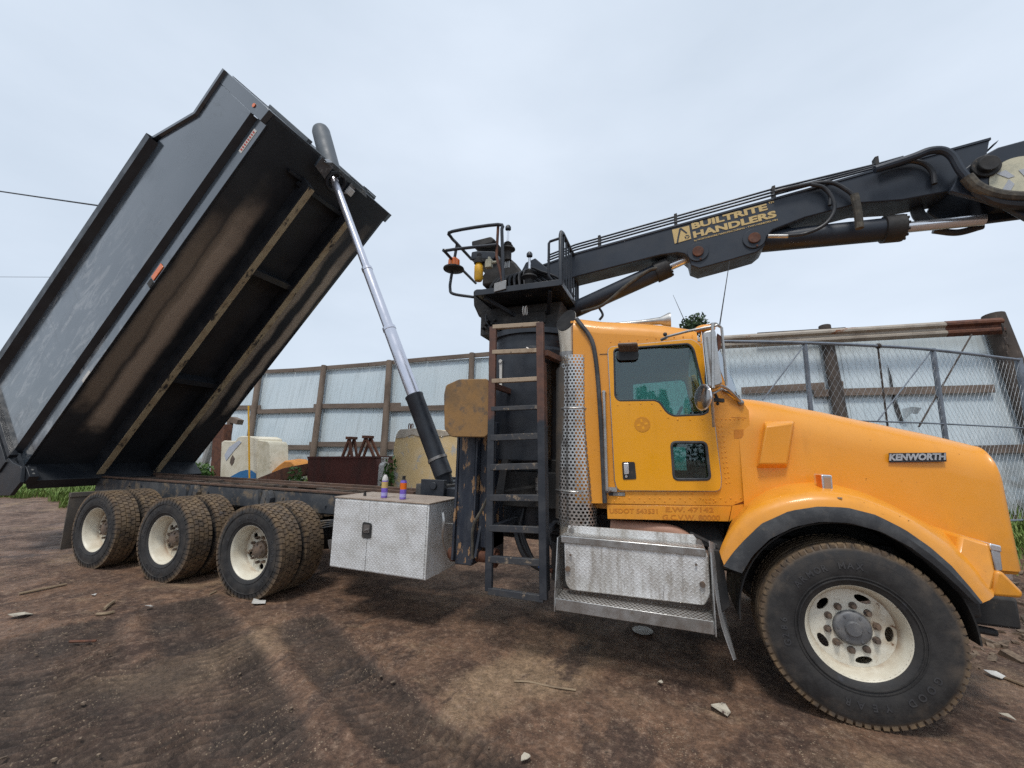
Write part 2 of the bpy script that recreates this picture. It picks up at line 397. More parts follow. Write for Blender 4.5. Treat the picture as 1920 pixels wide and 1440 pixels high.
# ------------------------------------------------------------------ ground
def bank(x, y):
    return sm(2.9, 7.2, y)*lerp(.55, .85, sm(2, 8, x))
TRK = [ (ats([(330,1130),(400,1230),(440,1330),(470,1440),(500,1700)], z=0), .30), (ats([(120,1180),(100,1270),(90,1380),(80,1600)], z=0), .36), (ats([(250,1250),(270,1350),(280,1440),(290,1700)], z=0), .34),
        (ats([(560,1160),(640,1250),(760,1360),(900,1440),(1100,1600)], z=0), .22) ]
TRK = [(smooth(p, 30), wd) for p, wd in TRK]
def trackinfo(x, y):
    best = None
    for P, wd in TRK:
        s = 0
        for a, b in zip(P, P[1:]):
            dx, dy = b.x-a.x, b.y-a.y; L2 = dx*dx+dy*dy; L = math.sqrt(L2)
            t = ((x-a.x)*dx+(y-a.y)*dy)/L2
            if -0.02 <= t <= 1.02:
                q = ((x-a.x)*dy-(y-a.y)*dx)/L
                if abs(q) < wd*1.5 and (best is None or abs(q)/wd < best[0]): best = (abs(q)/wd, s+t*L, q, wd)
            s += L
    return best
def gz(x, y):
    z = bank(x, y)
    n1 = noise.noise(V3((x*.35, y*.35, 2.)))*.05+noise.noise(V3((x*1.3, y*1.3, 5.)))*.022
    n2 = noise.noise(V3((x*4.5, y*4.5, 9.)))*.012+noise.noise(V3((x*11, y*11, 3.)))*.008+noise.noise(V3((x*22, y*22, 1.)))*.004
    near = 1-.85*math.exp(-(((x-4.96)/.6)**2+((y-.1)/.5)**2))   # flat under the front wheel
    near = min(near, 1-.85*math.exp(-(((y-.25)/.45)**2))*(1 if -4.4 < x < -.2 else 0))
    return z+(n1+n2)*near
def axis(lo, hi, a, b, fine, grow=1.13):
    v = []; x = a
    while x <= b: v.append(x); x += fine
    s = fine; x = a
    while x > lo: s *= grow; x -= s; v.insert(0, x)
    s = fine; x = v[-1]
    while x < hi: s *= grow; x += s; v.append(x)
    return v
XS = axis(-400, 400, -2.6, 6.8, .026); YS = axis(-120, 500, -3.1, .4, .026)
bm = bmesh.new(); lay = bm.verts.layers.float_color.new('soil_and_shade')
rows = []
for y in YS:
    r = []
    for x in XS:
        far = abs(x) > 30 or y > 30 or y < -30
        z = bank(x, y) if far else gz(x, y); dk = 0.; pr = 0.
        if -3.4 < y < 1 and -4 < x < 7:
            ti = trackinfo(x, y)
            if ti:
                u, s, q, wd = ti; e = 1-sm(.85, 1.25, u)
                lug = math.sin(2*PI*(s+.45*abs(q))/.078); lug = max(-.5, min(.6, lug*1.5))
                amp = max(0, .50+1.0*noise.noise(V3((x*1.5, y*1.5, 0))))
                z += e*(-.020+.034*lug*amp)+.007*math.exp(-((u-1.25)/.2)**2)
                pr = e*max(0, min(1, .35-.9*lug*amp))  # groove mask: relief shading of the lugs, put into the ground colour
                dk = e*(.55+.45*noise.noise(V3((x*2.5, y*2.5, 4))))
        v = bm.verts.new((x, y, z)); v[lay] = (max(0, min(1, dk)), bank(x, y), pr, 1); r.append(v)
    rows.append(r)
for A, B in zip(rows, rows[1:]):
    for i in range(len(A)-1): bm.faces.new((A[i], A[i+1], B[i+1], B[i]))
me = bpy.data.meshes.new('ground'); bm.to_mesh(me); bm.free(); me.shade_smooth()
t = NT('yard_dirt')
at_ = t.n('ShaderNodeVertexColor', layer_name='soil_and_shade'); sr, sg, sb = t.xyz(at_.outputs[0])
big = t.noise(.55, 6, .6, dist=.4); mid = t.noise(1.7, 9, .72, dist=.5); fin_ = t.noise(15, 8, .75); grit = t.noise(90, 4, .7)
c = t.mix(t.ramp(mid, .36, .62), (.058, .032, .022), (.168, .095, .058))
c = t.mix(t.ramp(big, .52, .68, 0, .85), c, (.27, .18, .108))
c = t.mix(t.ramp(t.noise(1.2, 8, .7, stretch=(1.5, .7, 1), dist=.6), .55, .64, 0, .85), c, (.058, .035, .026))
c = t.mix(t.ramp(t.noise(2.6, 8, .75, stretch=(.6, 1.4, 1), dist=.4), .58, .68, 0, .65), c, (.27, .185, .115))
c = t.mix(t.ramp(fin_, .48, .72, 0, .7), c, (.30, .205, .145))
c = t.mix(t.ramp(fin_, .46, .28, 0, .75), c, (.034, .022, .017))
c = t.mix(t.math('MULTIPLY', sr, .95), c, t.mix(t.ramp(fin_, .4, .65), (.020, .0155, .013), (.050, .038, .030)))
vor = t.n('ShaderNodeTexVoronoi'); vor.inputs['Scale'].default_value = 48; t.l(t.co, vor.inputs['Vector'])
chip = t.math('MULTIPLY', t.ramp(vor.outputs['Distance'], .28, .18), t.ramp(t.noise(2.3, 6, .7), .47, .60))
c = t.mix(t.math('MULTIPLY', chip, .75), c, (.36, .27, .18))
c = t.mix(t.ramp(grit, .56, .72, 0, .5), c, (.25, .18, .13)); c = t.mix(t.ramp(grit, .42, .30, 0, .5), c, (.022, .016, .013))
c = t.mix(t.math('MULTIPLY', sb, t.ramp(fin_, .3, .6, .55, .95)), c, (.020, .0155, .013))     # shade of the lug grooves painted into the dirt colour
g1 = t.noise(34, 8, .78); g2 = t.noise(8, 8, .75, dist=.6)
vm = t.n('ShaderNodeVectorMath', operation='SCALE'); t.l(c, vm.inputs[0]); t.set(vm.inputs['Scale'], t.math('MULTIPLY', t.ramp(g1, .30, .70, .62, 1.4), t.ramp(g2, .34, .66, .75, 1.25))); c = vm.outputs[0]
h = t.math('ADD', t.math('MULTIPLY', g1, 1.6), t.math('ADD', t.math('MULTIPLY', g2, 1.2), t.math('MULTIPLY', fin_, .8)))
h = t.math('ADD', h, t.math('ADD', t.math('MULTIPLY', grit, .3), t.math('MULTIPLY', chip, .3)))
t.bump(h, .9, .007)
t.fin(c, t.ramp(mid, .35, .65, .86, .56), 0, 0, .4)
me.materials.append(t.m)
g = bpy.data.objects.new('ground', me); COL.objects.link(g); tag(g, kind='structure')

# ------------------------------------------------------------------ the truck
TR = (1.0, 1.22, 0.0)
truck = thing('grapple_truck', TR, 'orange truck with raised black dump bed and black loader crane over its cab', 'truck')
def part(mb, name, m, parent=None, **k): return mb.build(name, m, parent or truck, **k)

# --- wheels -------------------------------------------------------
def circ(c, r, n, ph=0, ax='y'):
    return [V3((c[0]+r*math.cos(2*PI*i/n+ph), c[1], c[2]+r*math.sin(2*PI*i/n+ph))) for i in range(n)]
def make_wheel(loc, R, hw, front):
    """local axis: outer face towards -y"""
    disc = MB()
    yd = -.078 if front else .045
    rd = .245
    holes = []
    nh = 5
    for i in range(nh):
        a = 2*PI*i/nh-(.07 if front else -.45); hr0 = .203 if front else .19; cx, cz = hr0*math.cos(a), hr0*math.sin(a)
        tx, tz = -math.sin(a), math.cos(a); hr = []
        for k in range(12):
            b = 2*PI*k/12; p = (.050 if front else .036)*math.cos(b); q = .025*math.sin(b) if front else .034*math.sin(b)
            hr.append(V3((cx+tx*p+math.cos(a)*q, yd, cz+tz*p+math.sin(a)*q)))
        holes.append(hr)
    disc.plate(circ((0, yd, 0), rd, 48), holes, (0, .014, 0))
    whl = disc.build('wheel', M['wheelpaint'], None)
    ORG[whl.name] = V3((0, 0, 0)); whl.parent = truck; whl.location = V3(loc)-V3(TR)
    # rim: rolled lip, barrel and flange
    rim = MB(); w2 = hw*.80
    yb_ = yd+.012
    prof = [(-w2-.008, .292), (-w2-.008, .304), (-w2+.006, .304), (-w2+.012, .288), (-w2+.012, .280), (w2, .285), (w2, .270), (yd+.02, .244), (yd-.004, .246), (-w2*.62 if front else .02, .262), (-w2+.02, .272), (-w2-.004, .288), (-w2-.008, .292)]
    rim.steps((0, 0, 0), (0, 1, 0), prof, 56, caps=False); rim.build('rim', M['rimpaint'], whl)
    ty = MB()
    if front:
        prof = [(.80, .285), (.92, .31), (1.0, .40), (1.0, .45), (.95, .515), (.88, .545)]
        prof = [(hw*a, r) for a, r in prof]
        tread = []
        xs = [.80, .50, .46, .20, .16, -.16, -.20, -.46, -.50, -.80]
        for i, a in enumerate(xs):
            rr = R-.004*(abs(a)/.8)**2
            tread.append((hw*a, rr))
            if i % 2 == 1 and i < 9: tread += [(hw*a-.002, rr-.014), (hw*xs[i+1]+.002, rr-.014)]
        prof = prof+tread+[(-y_, r) for y_, r in prof[::-1]]
        ty.steps((0, 0, 0), (0, 1, 0), prof, 96, caps=False)
        for i in range(72):     # worn shoulder lugs
            a = 2*PI*i/72; rad = V3((math.cos(a), 0, math.sin(a))); tg = V3((-math.sin(a), 0, math.cos(a)))
            for sgn in (-1, 1):
                ty.obox(rad*(R-.022)+V3((0, sgn*hw*.865, 0)), rad*.019, tg*.0165, V3((0, hw*.045, 0))+rad*(-.004*sgn))
    else:
        prof = [(hw*a, r) for a, r in [(.78, .285), (.92, .305), (1.0, .37), (1.0, .41), (.95, .468), (.90, .492), (.80, R-.016), (.4, R-.013)]]
        prof = prof+[(-y_, r) for y_, r in prof[::-1]]
        ty.steps((0, 0, 0), (0, 1, 0), prof, 80, caps=False)
        N = 50
        for row, yy in enumerate((-.78, -.39, 0, .39, .78)):
            for i in range(N):
                a = 2*PI*(i+(.5 if row % 2 else 0))/N; rad = V3((math.cos(a), 0, math.sin(a))); tg = V3((-math.sin(a), 0, math.cos(a)))
                rr = R-.010-.004*abs(yy); h_ = .011
                wv = hw*(.165 if abs(yy) < .7 else .15)
                sl = .35*(1 if row % 2 else -1)
                c_ = rad*(rr)+V3((0, hw*yy, 0)); u = V3((0, wv, 0))+tg*wv*sl*.5; v_ = tg*(PI*R/N*.78)
                ty.obox(c_, u, v_, rad*h_)
                if abs(yy) > .7:     # shoulder wrap
                    ty.obox(rad*(R-.045)+V3((0, math.copysign(hw*.945, yy), 0)), V3((0, hw*.03, 0)), tg*(PI*R/N*.62), rad*.028-V3((0, math.copysign(hw*.035, yy), 0)))
    # moulded rings on the sidewall
    for rr in ((.47, .355, .335) if front else (.44, .335)):
        ty.steps((0, -hw*(1.0 if .37 < rr < .46 else .965), 0), (0, 1, 0), [(-.004, rr-.003), (-.004, rr+.003), (.006, rr+.006), (.006, rr-.006), (-.004, rr-.003)], 72, caps=False)
    hub = MB()
    if front:
        hub.steps((0, yd-.004, 0), (0, -1, 0), [(0, .112), (.010, .110), (.020, .103), (.026, .09), (.026, .05), (.036, .047), (.042, .042), (.042, .02)], 28)
        for i in range(6):
            a = 2*PI*i/6; hub.cyl((.085*math.cos(a), yd-.024, .085*math.sin(a)), (.085*math.cos(a), yd-.036, .085*math.sin(a)), .008, k=6)
        hub.build('hub', M['hubgrey'], whl)
        for i in range(10):
            nut = MB()
            a = 2*PI*i/10+.2; p = V3((.1425*math.cos(a), yd, .1425*math.sin(a)))
            nut.cyl(p, p+V3((0, -.012, 0)), .024, .022, k=12); nut.cyl(p, p+V3((0, -.036, 0)), .0165, .014, k=6); nut.build('lug_nut', M['hub'], whl)
    else:
        hub.steps((0, yd+.01, 0), (0, -1, 0), [(0, .10), (.05, .098), (.06, .085), (.075, .08), (.085, .05), (.09, .02)], 24)
        for i in range(8):
            a = 2*PI*i/8; hub.cyl((.075*math.cos(a), yd-.05, .075*math.sin(a)), (.075*math.cos(a), yd-.082, .075*math.sin(a)), .010, k=6)
        for i in range(10):
            a = 2*PI*i/10+.2; p = V3((.1425*math.cos(a), yd, .1425*math.sin(a))); hub.cyl(p, p+V3((0, -.045, 0)), .017, .015, k=6)
        hub.build('hub', M['hub'], whl)
    def arc_text(words, rad, size):
        m = ty; n0 = len(ty.bm.faces)
        for txt, a0, stp in words:
            for i, ch in enumerate(txt):
                a = a0-i*stp; u = V3((math.cos(a), 0, math.sin(a))); tx = V3((math.sin(a), 0, -math.cos(a)))
                m.text(ch, V3((0, -hw*(1.0 if front else 1.0)-.001, 0))+u*rad-tx*size*.3, tx, u, size, .0025, .001, .95)
        tob = m.build('tyre', M['tyre_front' if front else 'tyre_rear'], whl); tob.data.materials.append(M['letter_rubber'])
        for k, p in enumerate(tob.data.polygons):
            if k >= n0: p.material_index = 1
    if front: arc_text([('GOOD YEAR', math.radians(-28), .165), ('G286', math.radians(196), .12), ('ARMOR MAX', math.radians(140), .12)], .405, .058)
    else: arc_text([('GOOD YEAR', math.radians(205), -.165*-1), ('G RSD', math.radians(300), -.165*-1)], .368, .05)
    return whl
AX = [-3.66, -2.17, -.665]
rw = make_wheel((AX[0], .14, .50), .52, .14, False)
for ax_ in AX:
    for yy, fl in ((.14, 1), (.475, -1), (1.965, 1), (2.30, -1)):
        if ax_ == AX[0] and yy == .14: continue
        c_ = copy_tree(rw, truck); c_.location = V3((ax_, yy, .50))-V3(TR)
        c_.rotation_euler = (0, random.uniform(0, 6.28), 0 if fl == 1 else PI)
rw.rotation_euler = (0, 2.1, 0)
fw = make_wheel((4.978, .155, .565), .565, .205, True)
c_ = copy_tree(fw, truck); c_.location = V3((4.978, 2.285, .565))-V3(TR); c_.rotation_euler = (0, .4, PI)

# --- frame --------------------------------------------------------
fr = MB(); FZ0, FZ1 = .84, 1.10
for yy, s_ in ((.79, 1), (1.65, -1)):
    fr.box((-5.45, min(yy, yy+.01*s_), FZ0), (5.75, max(yy, yy+.01*s_), FZ1))
    fr.box((-5.45, min(yy, yy+.09*s_), FZ1-.012), (5.75, max(yy, yy+.09*s_), FZ1-.002)); fr.box((-5.45, min(yy, yy+.09*s_), FZ0+.002), (5.75, max(yy, yy+.09*s_), FZ0+.012))
part(fr, 'frame_rail', M['frame'])
cm = MB()
for x in (-5.3, -4.3, -2.9, -1.45, .2, 1.6, 3.0, 4.2): cm.box((x-.05, .802, .86), (x+.05, 1.638, 1.07))
part(cm, 'cross_member', M['frame'], bevel=.004)
bt = MB()
for x, zz in [(-5.2,1.0),(-4.9,.92),(-4.2,1.02),(-3.9,.9),(-3.0,1.02),(-2.85,.95),(-2.6,1.0),(-1.6,1.02),(-1.35,.93),(-1.1,1.0),(-.2,1.0),(0,.92),(.3,1.02),(-.35,.95),(-4.5,1.0)]:
    bt.cyl((x, .79, zz), (x, .772, zz), .016, k=6)
part(bt, 'frame_bolt', M['frame'])
for xa in (-2.92, -1.42, .02):       # spring hangers between the axles
    hg = MB()
    for dx in (-.09, .03, .12): hg.obox((xa+dx, .745, .93), V3((.028, 0, -.05*(1 if dx > 0 else -1))), (0, .035, 0), (.05*(1 if dx > 0 else -1)*.6, 0, .12))
    hg.box((xa-.15, .72, .80), (xa+.2, .785, .87)); hg.cyl((xa, .70, .86), (xa, .80, .86), .05, k=14)
    part(hg, 'spring_hanger', M['frame'], bevel=.004)
    sp = MB()
    for k in range(4): sp.tube(smooth([(xa-.62+.06*k, .73, .72-.02*k), (xa, .73, .80-.02*k), (xa+.62-.06*k, .73, .72-.02*k)], 10), .014, 4)
    part(sp, 'leaf_spring', M['frame'])
for ax_ in AX+[4.965]:
    a_ = MB(); a_.cyl((ax_, .3, .5 if ax_ < 4 else .555), (ax_, 2.14, .5 if ax_ < 4 else .555), .065, k=16)
    if ax_ < 4: a_.ball((ax_, 1.22, .52), .22, 16)
    part(a_, 'axle', M['blackmatt'])
M['runner'] = weathered('rusty_runner', (.13, .075, .05), (.08, .05, .036), .8, scale=7, c3=(.19, .14, .10), s3=12, bump=.4)
rn = MB()
rn.box((-5.35, .80, 1.102), (1.1, .87, 1.128)); part(rn, 'deck_runner', M['runner'], bevel=.004)
rn = MB(); rn.box((-5.35, 1.57, 1.102), (1.1, 1.64, 1.15)); rn.box((-4.6, 1.2, 1.11), (.7, 1.25, 1.15)); part(rn, 'deck_runner', M['runner'], bevel=.004)
dk = MB()
for i in range(26):
    x = random.uniform(-3.8, .8); y = random.uniform(.88, 1.5); a = random.uniform(-.3, .3); L = random.uniform(.1, .4)
    dk.obox((x, y, 1.10+random.uniform(0, .03)), V3((math.cos(a), math.sin(a), 0))*L, V3((-math.sin(a), math.cos(a), 0))*random.uniform(.02, .06), (0, 0, .012))
dk.box((-5.3, .80, 1.06), (1.1, 1.64, 1.085))
M['scrap'] = weathered('scrap_on_deck', (.10, .072, .05), (.04, .03, .026), .85, scale=9, bump=.4)
part(dk, 'deck_plate', M['scrap'])
mf = MB(); mf.box((-4.42, .02, .16), (-4.405, .60, .93)); mf.box((-4.44, .02, .90), (-4.38, .80, .96)); part(mf, 'mud_flap', weathered('dusty_mud_flap', (.115, .10, .085), (.16, .13, .10), .85, bump=.25))
mf = MB(); mf.box((-4.42, 1.84, .16), (-4.405, 2.42, .93)); mf.box((-4.44, 1.64, .90), (-4.38, 2.42, .96)); part(mf, 'mud_flap', M['rubber'])

# --- dump bed (own axes: x along the floor from the rear, z up from the floor) ----
TH = .818; BO = V3((-5.625, 0, 1.31))
BW, BL = 2.538, 6.696; YN, YF = -.057, 2.481
def m_bed():
    t = NT('bed_paint'); x, y, z = t.xyz()
    c = t.mix(t.ramp(t.noise(1.3, 5), .35, .7), (.036, .047, .060), (.048, .060, .074))
    sc_ = t.ramp(t.noise(2.4, 6, .7, stretch=(.8, 1, 2.2), dist=1.2), .48, .64, 0, .9)
    c = t.mix(t.math('MULTIPLY', sc_, t.ramp(x, 5.0, 2.0)), c, (.19, .195, .20))
    c = t.mix(t.ramp(t.noise(5, 7, .75, stretch=(.25, 1, 1.6)), .64, .70, 0, .6), c, (.17, .16, .15))
    c = t.mix(t.ramp(t.noise(3, 7, .8, stretch=(1.6, 1, .3), dist=.8), .57, .63, 0, .75), c, (.014, .017, .020))
    t.bump(t.noise(1.1, 2), .12, .05)
    return t.fin(c, t.ramp(t.noise(1.5, 5, .7), .35, .7, .06, .30), .0, .6, .7)
def m_bedfloor():
    t = NT('bed_underside'); x, y, z = t.xyz()
    wob = t.math('MULTIPLY', t.math('SUBTRACT', t.noise(1.6, 5), .5), .16)
    yy = t.math('ADD', y, wob)
    c = t.mix(t.ramp(t.noise(1.5, 5), .4, .7), (.020, .023, .028), (.034, .036, .040))
    grain = t.noise(70, 4, .7)
    def stripe(cy, hw_, x0, x1, col, amt):
        d_ = t.math('ABSOLUTE', t.math('SUBTRACT', yy, cy))
        f = t.ramp(d_, hw_, hw_*.35)
        e = t.math('ADD', x, t.math('MULTIPLY', t.math('SUBTRACT', t.noise(2.2, 5), .5), 1.2))
        f = t.math('MULTIPLY', f, t.math('MULTIPLY', t.ramp(e, x0, x0+.6), t.ramp(e, x1, x1-1.5)))
        f = t.math('MULTIPLY', f, t.ramp(grain, .28, .55, .45, 1.)); return f, col, amt
    for f, col, amt in (stripe(.44, .20, .6, 6.0, (.46, .365, .28), .95), stripe(.12, .17, 1.0, 5.6, (.26, .205, .155), .9), stripe(.30, .07, 2.6, 5.9, (.28, .22, .165), .7),
                        stripe(1.95, .12, .9, 6.2, (.40, .325, .25), .9), stripe(2.30, .12, 1.2, 6.4, (.46, .375, .29), .9), stripe(1.22, .25, 1., 5., (.035, .030, .028), .7)):
        c = t.mix(t.math('MULTIPLY', f, amt), c, col)
    c = t.mix(t.ramp(t.noise(3.2, 7, .8, stretch=(.6, 2, 1), dist=2.), .70, .73, 0, .5), c, (.16, .15, .13))
    t.bump(grain, .15, .006)
    return t.fin(c, t.ramp(t.noise(3, 4), .3, .7, .42, .7), 0, 0, .35)
M['tubegrey'] = weathered('slate_tube_paint', (.085, .10, .115), (.10, .115, .13), .55, scale=2, bump=0)
M['bed'] = m_bed(); M['bedfloor'] = m_bedfloor()
M['beddark'] = weathered('bed_black', (.014, .017, .022), (.024, .027, .032), .42, scale=3, c3=(.10, .085, .07), s3=12, lo3=.68, hi3=.76, bump=.1)
M['sill'] = weathered('dirty_sill_steel', (.40, .32, .20), (.30, .22, .13), .75, scale=6, c3=(.035, .03, .028), s3=7, lo3=.56, hi3=.64, st3=(.5, 1, 1), bump=.3)
fl = MB(); fl.box((.03, YN+.002, 0), (BL-.01, YF-.002, .025))
bed = fl.build('dump_bed', M['bedfloor'], None); ORG[bed.name] = V3((0, 0, 0))
bed.parent = truck; bed.location = BO-V3(TR); bed.rotation_euler = (0, -TH, 0)
TOPH = 2.06; FH = 1.44; TR_ = .06
def side(sgn):
    y0 = YN if sgn < 0 else YF; o = -1 if sgn < 0 else 1
    lo = MB()
    lo.box((0, min(y0, y0-o*.05), .0), (6.52, max(y0, y0-o*.05), .25)); lo.build('rub_rail', M['bed'], bed, bevel=.006)
    ch = MB()    # inward-raked strip between rub rail and side wall
    ch.prism([(0.02, y0+o*.0, .252), (0.02, y0+o*.075, .31), (0.02, y0-o*.03, .31), (0.02, y0-o*.045, .252)], (6.47, 0, 0)); ch.build('side_chamfer', M['beddark'], bed)
    pn = MB(); yo = y0+o*.075
    prof = [(0.02, .312), (6.50, .312), (6.50, FH-.08), (5.98, FH-.10), (5.22, TOPH-.20), (0.02, TOPH-.20)]
    pn.prism([(a, yo, h_) for a, h_ in prof], (0, -o*.05, 0)); pn.build('side_panel', M['bed'], bed)
    pl = MB(); pl.prism([(6.503, yo+o*.003, .02), (BL, yo+o*.003, .0), (BL, yo+o*.003, FH-.03), (6.503, yo+o*.003, FH-.085)], (0, -o*.12, 0)); pl.build('front_post', M['bed'], bed, bevel=.006)
    # top rail: boxed, standing proud of the panel
    ra = MB(); pr = [(y0+o*.075, -.24), (y0+o*.175, -.17), (y0+o*.175, -.02), (y0+o*.16, 0.0), (y0+o*.02, 0.0), (y0+o*.02, -.24)]
    path = [(0.0, TOPH), (5.16, TOPH)]
    ra.loft([[(a, y_, h_+dh) for y_, dh in pr] for a, h_ in path], closed=True)
    ra.build('top_rail', M['beddark'], bed, flat=True)
    rb = MB(); pr2 = [(y0+o*.078, -.08), (y0+o*.115, -.065), (y0+o*.115, -.01), (y0+o*.10, 0), (y0+o*.02, 0), (y0+o*.02, -.08)]
    rb.loft([[(a, y_, h_+dh) for y_, dh in pr2] for a, h_ in [(5.10, TOPH+.0), (5.92, FH-.01), (BL, FH)]], closed=True); rb.build('top_rail', M['bed'], bed, flat=True)
side(-1); side(1)
fwall = MB(); fwall.box((BL-.05, YN+.03, .0), (BL+.0, YF-.03, FH-.02)); fwall.box((BL+.002, .55, .1), (BL+.06, .63, FH-.05)); fwall.box((BL+.002, 1.81, .1), (BL+.06, 1.89, FH-.05))
fwall.box((BL+.003, YN+.02, FH-.12), (BL+.015, YF-.02, FH-.03)); fwall.build('front_wall', M['tubegrey'], bed, bevel=.005)
for yy in (.79, 1.65):
    sb_ = MB(); sb_.prism([(0.02, yy-.045, -.005), (6.25, yy-.045, -.005), (6.22, yy-.045, -.24), (.06, yy-.045, -.27)], (0, .09, 0))
    s_ = sb_.build('sill_beam', M['beddark'], bed, bevel=.004)
    fp = MB(); fp.box((.06, yy-.05, -.285), (6.2, yy+.05, -.272)); fp.build('sill_wear_strip', M['sill'], bed)
for xx in (2.2, 4.55):
    cb = MB(); cb.box((xx-.03, .838, -.20), (xx+.03, 1.602, -.006)); cb.box((xx-.05, .838, -.215), (xx+.05, 1.602, -.203)); cb.build('cross_brace', M['beddark'], bed)
cb = MB(); cb.box((6.1, .70, -.10), (6.16, 1.74, -.004)); cb.box((6.18, .5, -.06), (6.22, .78, -.004)); cb.build('cross_brace', M['beddark'], bed)
bol = MB(); bol.box((-.14, YN+.02, -.36), (.05, YF-.02, -.20)); bol.box((-.05, YN+.02, -.20), (.04, YF-.02, .0)); bol.build('rear_bolster', M['beddark'], bed, bevel=.006)
hp = MB(); hp.prism([(.05, -.19, .02), (.17, -.19, -.16), (.17, -.19, -.22), (.06, -.19, -.40), (-.24, -.19, -.38), (-.50, -.19, -.13), (-.34, -.19, .30), (-.02, -.19, .2)], (0, .05, 0)); hp.build('hinge_plate', M['beddark'], bed, bevel=.006)
hq = MB(); hq.box((.02, -.135, -.40), (.18, -.02, -.19)); hq.build('hinge_block', M['beddark'], bed, bevel=.006)
for zz in (-.26, -.34): 
    b_ = MB(); b_.cyl((.184, -.08, zz), (.178, -.08, zz), .016, k=10); b_.build('bolt', M['alu'], bed)
rp = MB(); rp.prism([(-.02, -.20, .2), (.05, -.20, .2), (.10, -.20, 1.86), (-.02, -.20, 1.86)], (0, .10, 0)); rp.prism([(-.30, -.215, .15), (-.06, -.215, .15), (-.04, -.215, 2.2), (-.25, -.215, 2.2)], (0, .14, 0)); rp.build('rear_post', M['beddark'], bed, bevel=.008)
tg = MB(); tg.box((-.22, -.07, .0), (-.08, 2.5, 1.95)); 
for k in range(5): tg.box((-.30, -.02, .12+.4*k), (-.222, 2.44, .26+.4*k))
tg.build('tailgate', M['beddark'], bed, bevel=.006)
ml = MB(); ml.cyl((6.60, YN-.081, .33), (6.60, YN-.09, .33), .03, k=14); ml.build('marker_lamp', M['lens_o'], bed)
ml = MB(); ml.box((3.72, YN-.012, .03), (3.98, YN-.001, .13)); ml.build('side_lamp', M['lens_o'], bed, bevel=.006)
ml = MB(); ml.box((3.60, YN-.008, .01), (3.70, YN-.001, .12)); ml.build('lamp_bracket', M['blackmatt'], bed)
ml = MB(); ml.box((1.75, YN-.006, .0), (1.95, YN-.0005, .06)); ml.build('conspicuity_tape', M['white'], bed)
dc = MB(); dc.box((5.98, YN-.004, .09), (6.36, YN-.0005, .17)); d_ = dc.build('maker_decal', M['white'], bed)
dc = MB(); 
for i in range(8): dc.box((6.01+i*.042, YN-.006, .105), (6.035+i*.042, YN-.0042, .155))
dc.build('decal_print', M['red'], bed)
# cab shield lip seen over the bed's front edge
cs = MB(); cs.box((BL+.004, 1.42, .02), (BL+.05, 2.05, .06)); cs.box((BL+.052, 1.75, .03), (BL+.075, 2.05, .08)); cs.build('front_bracket', M['bed'], bed, bevel=.004)

# --- hoist cylinder ----------------------------------------------
HB = V3((1.20, 1.18, 1.27)); HT = at(626, 337, y=1.10)
hd = (HT-HB).normalized(); HL = (HT-HB).length
def on(px, py):     # distance along the hoist nearest to this line of sight
    r_ = ray(px, py).normalized(); w0 = HB-CAM; b_ = hd.dot(r_); d0 = hd.dot(w0); e0 = r_.dot(w0); return (b_*e0-d0)/(1-b_*b_)
s1, s2, s3 = on(776, 742), on(724, 616), on(688, 503)
hb = MB(); hb.steps(HB, hd, [(0.0, .085), (.10, .10), (.12, .118), (.16, .118), (.32, .118), (.325, .126), (.36, .126), (.365, .118), (s1-.03, .118), (s1-.02, .124), (s1, .124), (s1+.005, .10)], 32)
hoist = part(hb, 'hoist_cylinder', M['black'])
st = MB(); st.cyl(HB+hd*.325, HB+hd*.36, .128, k=32); st.build('barrel_band', M['steel'], hoist)
for a, b, r in ((s1, s2, .088), (s2, s3, .073), (s3, HL, .058)):
    st = MB(); st.steps(HB, hd, [(a-.02, r), (b-.05, r), (b-.045, r+.006), (b, r+.006), (b+.002, r-.012)], 32); st.build('chrome_stage', M['rod'], hoist)
ct = MB(); up = (at(600, 240, y=1.16)-HT).normalized()
ct.steps(HT+up*.10, up, [(0, .10), (.06, .145), (1.02, .145), (1.08, .13), (1.12, .09), (1.13, .03)], 32); ct.build('cover_tube', M['tubegrey'], hoist)
rg = MB()
for k in range(3): pass
A = [HT+V3((.16*math.cos(a), .0, .0))+V3((0, .17*math.sin(a), 0)) for a in [2*PI*i/24 for i in range(24)]]
e1 = V3((math.cos(TH), 0, math.sin(TH))); e3 = V3((-math.sin(TH), 0, math.cos(TH)))
rg.tube([HT+e1*(.15*math.cos(a))+V3((0, .16*math.sin(a), 0))-e3*.05 for a in [2*PI*i/24 for i in range(25)]], .035, 8); rg.build('trunnion_ring', M['black'], hoist)
bk = MB()
for sy in (-1, 1):
    bk.prism([HT+V3((0, sy*.20, 0))-e3*.10-e1*.08, HT+V3((0, sy*.20, 0))-e3*.10+e1*.14, HT+V3((0, sy*.38, 0))-e3*.02+e1*.16, HT+V3((0, sy*.38, 0))-e3*.02-e1*.02], e3*.05)
bk.prism([HT+V3((0, -.34, 0))+e1*.12-e3*.08, HT+V3((0, .62, 0))+e1*.12-e3*.08, HT+V3((0, .52, 0))+e1*.20-e3*.08, HT+V3((0, -.24, 0))+e1*.20-e3*.08], e3*.12)
bk.build('trunnion_bracket', M['bed'], hoist, bevel=.004)
gl = MB(); gl.obox(HT+V3((0, .25, 0))-e3*.13+e1*.02, e1*.06, (0, .05, 0), e3*.04); gl.build('trunnion_clamp', M['white'], hoist, bevel=.01)
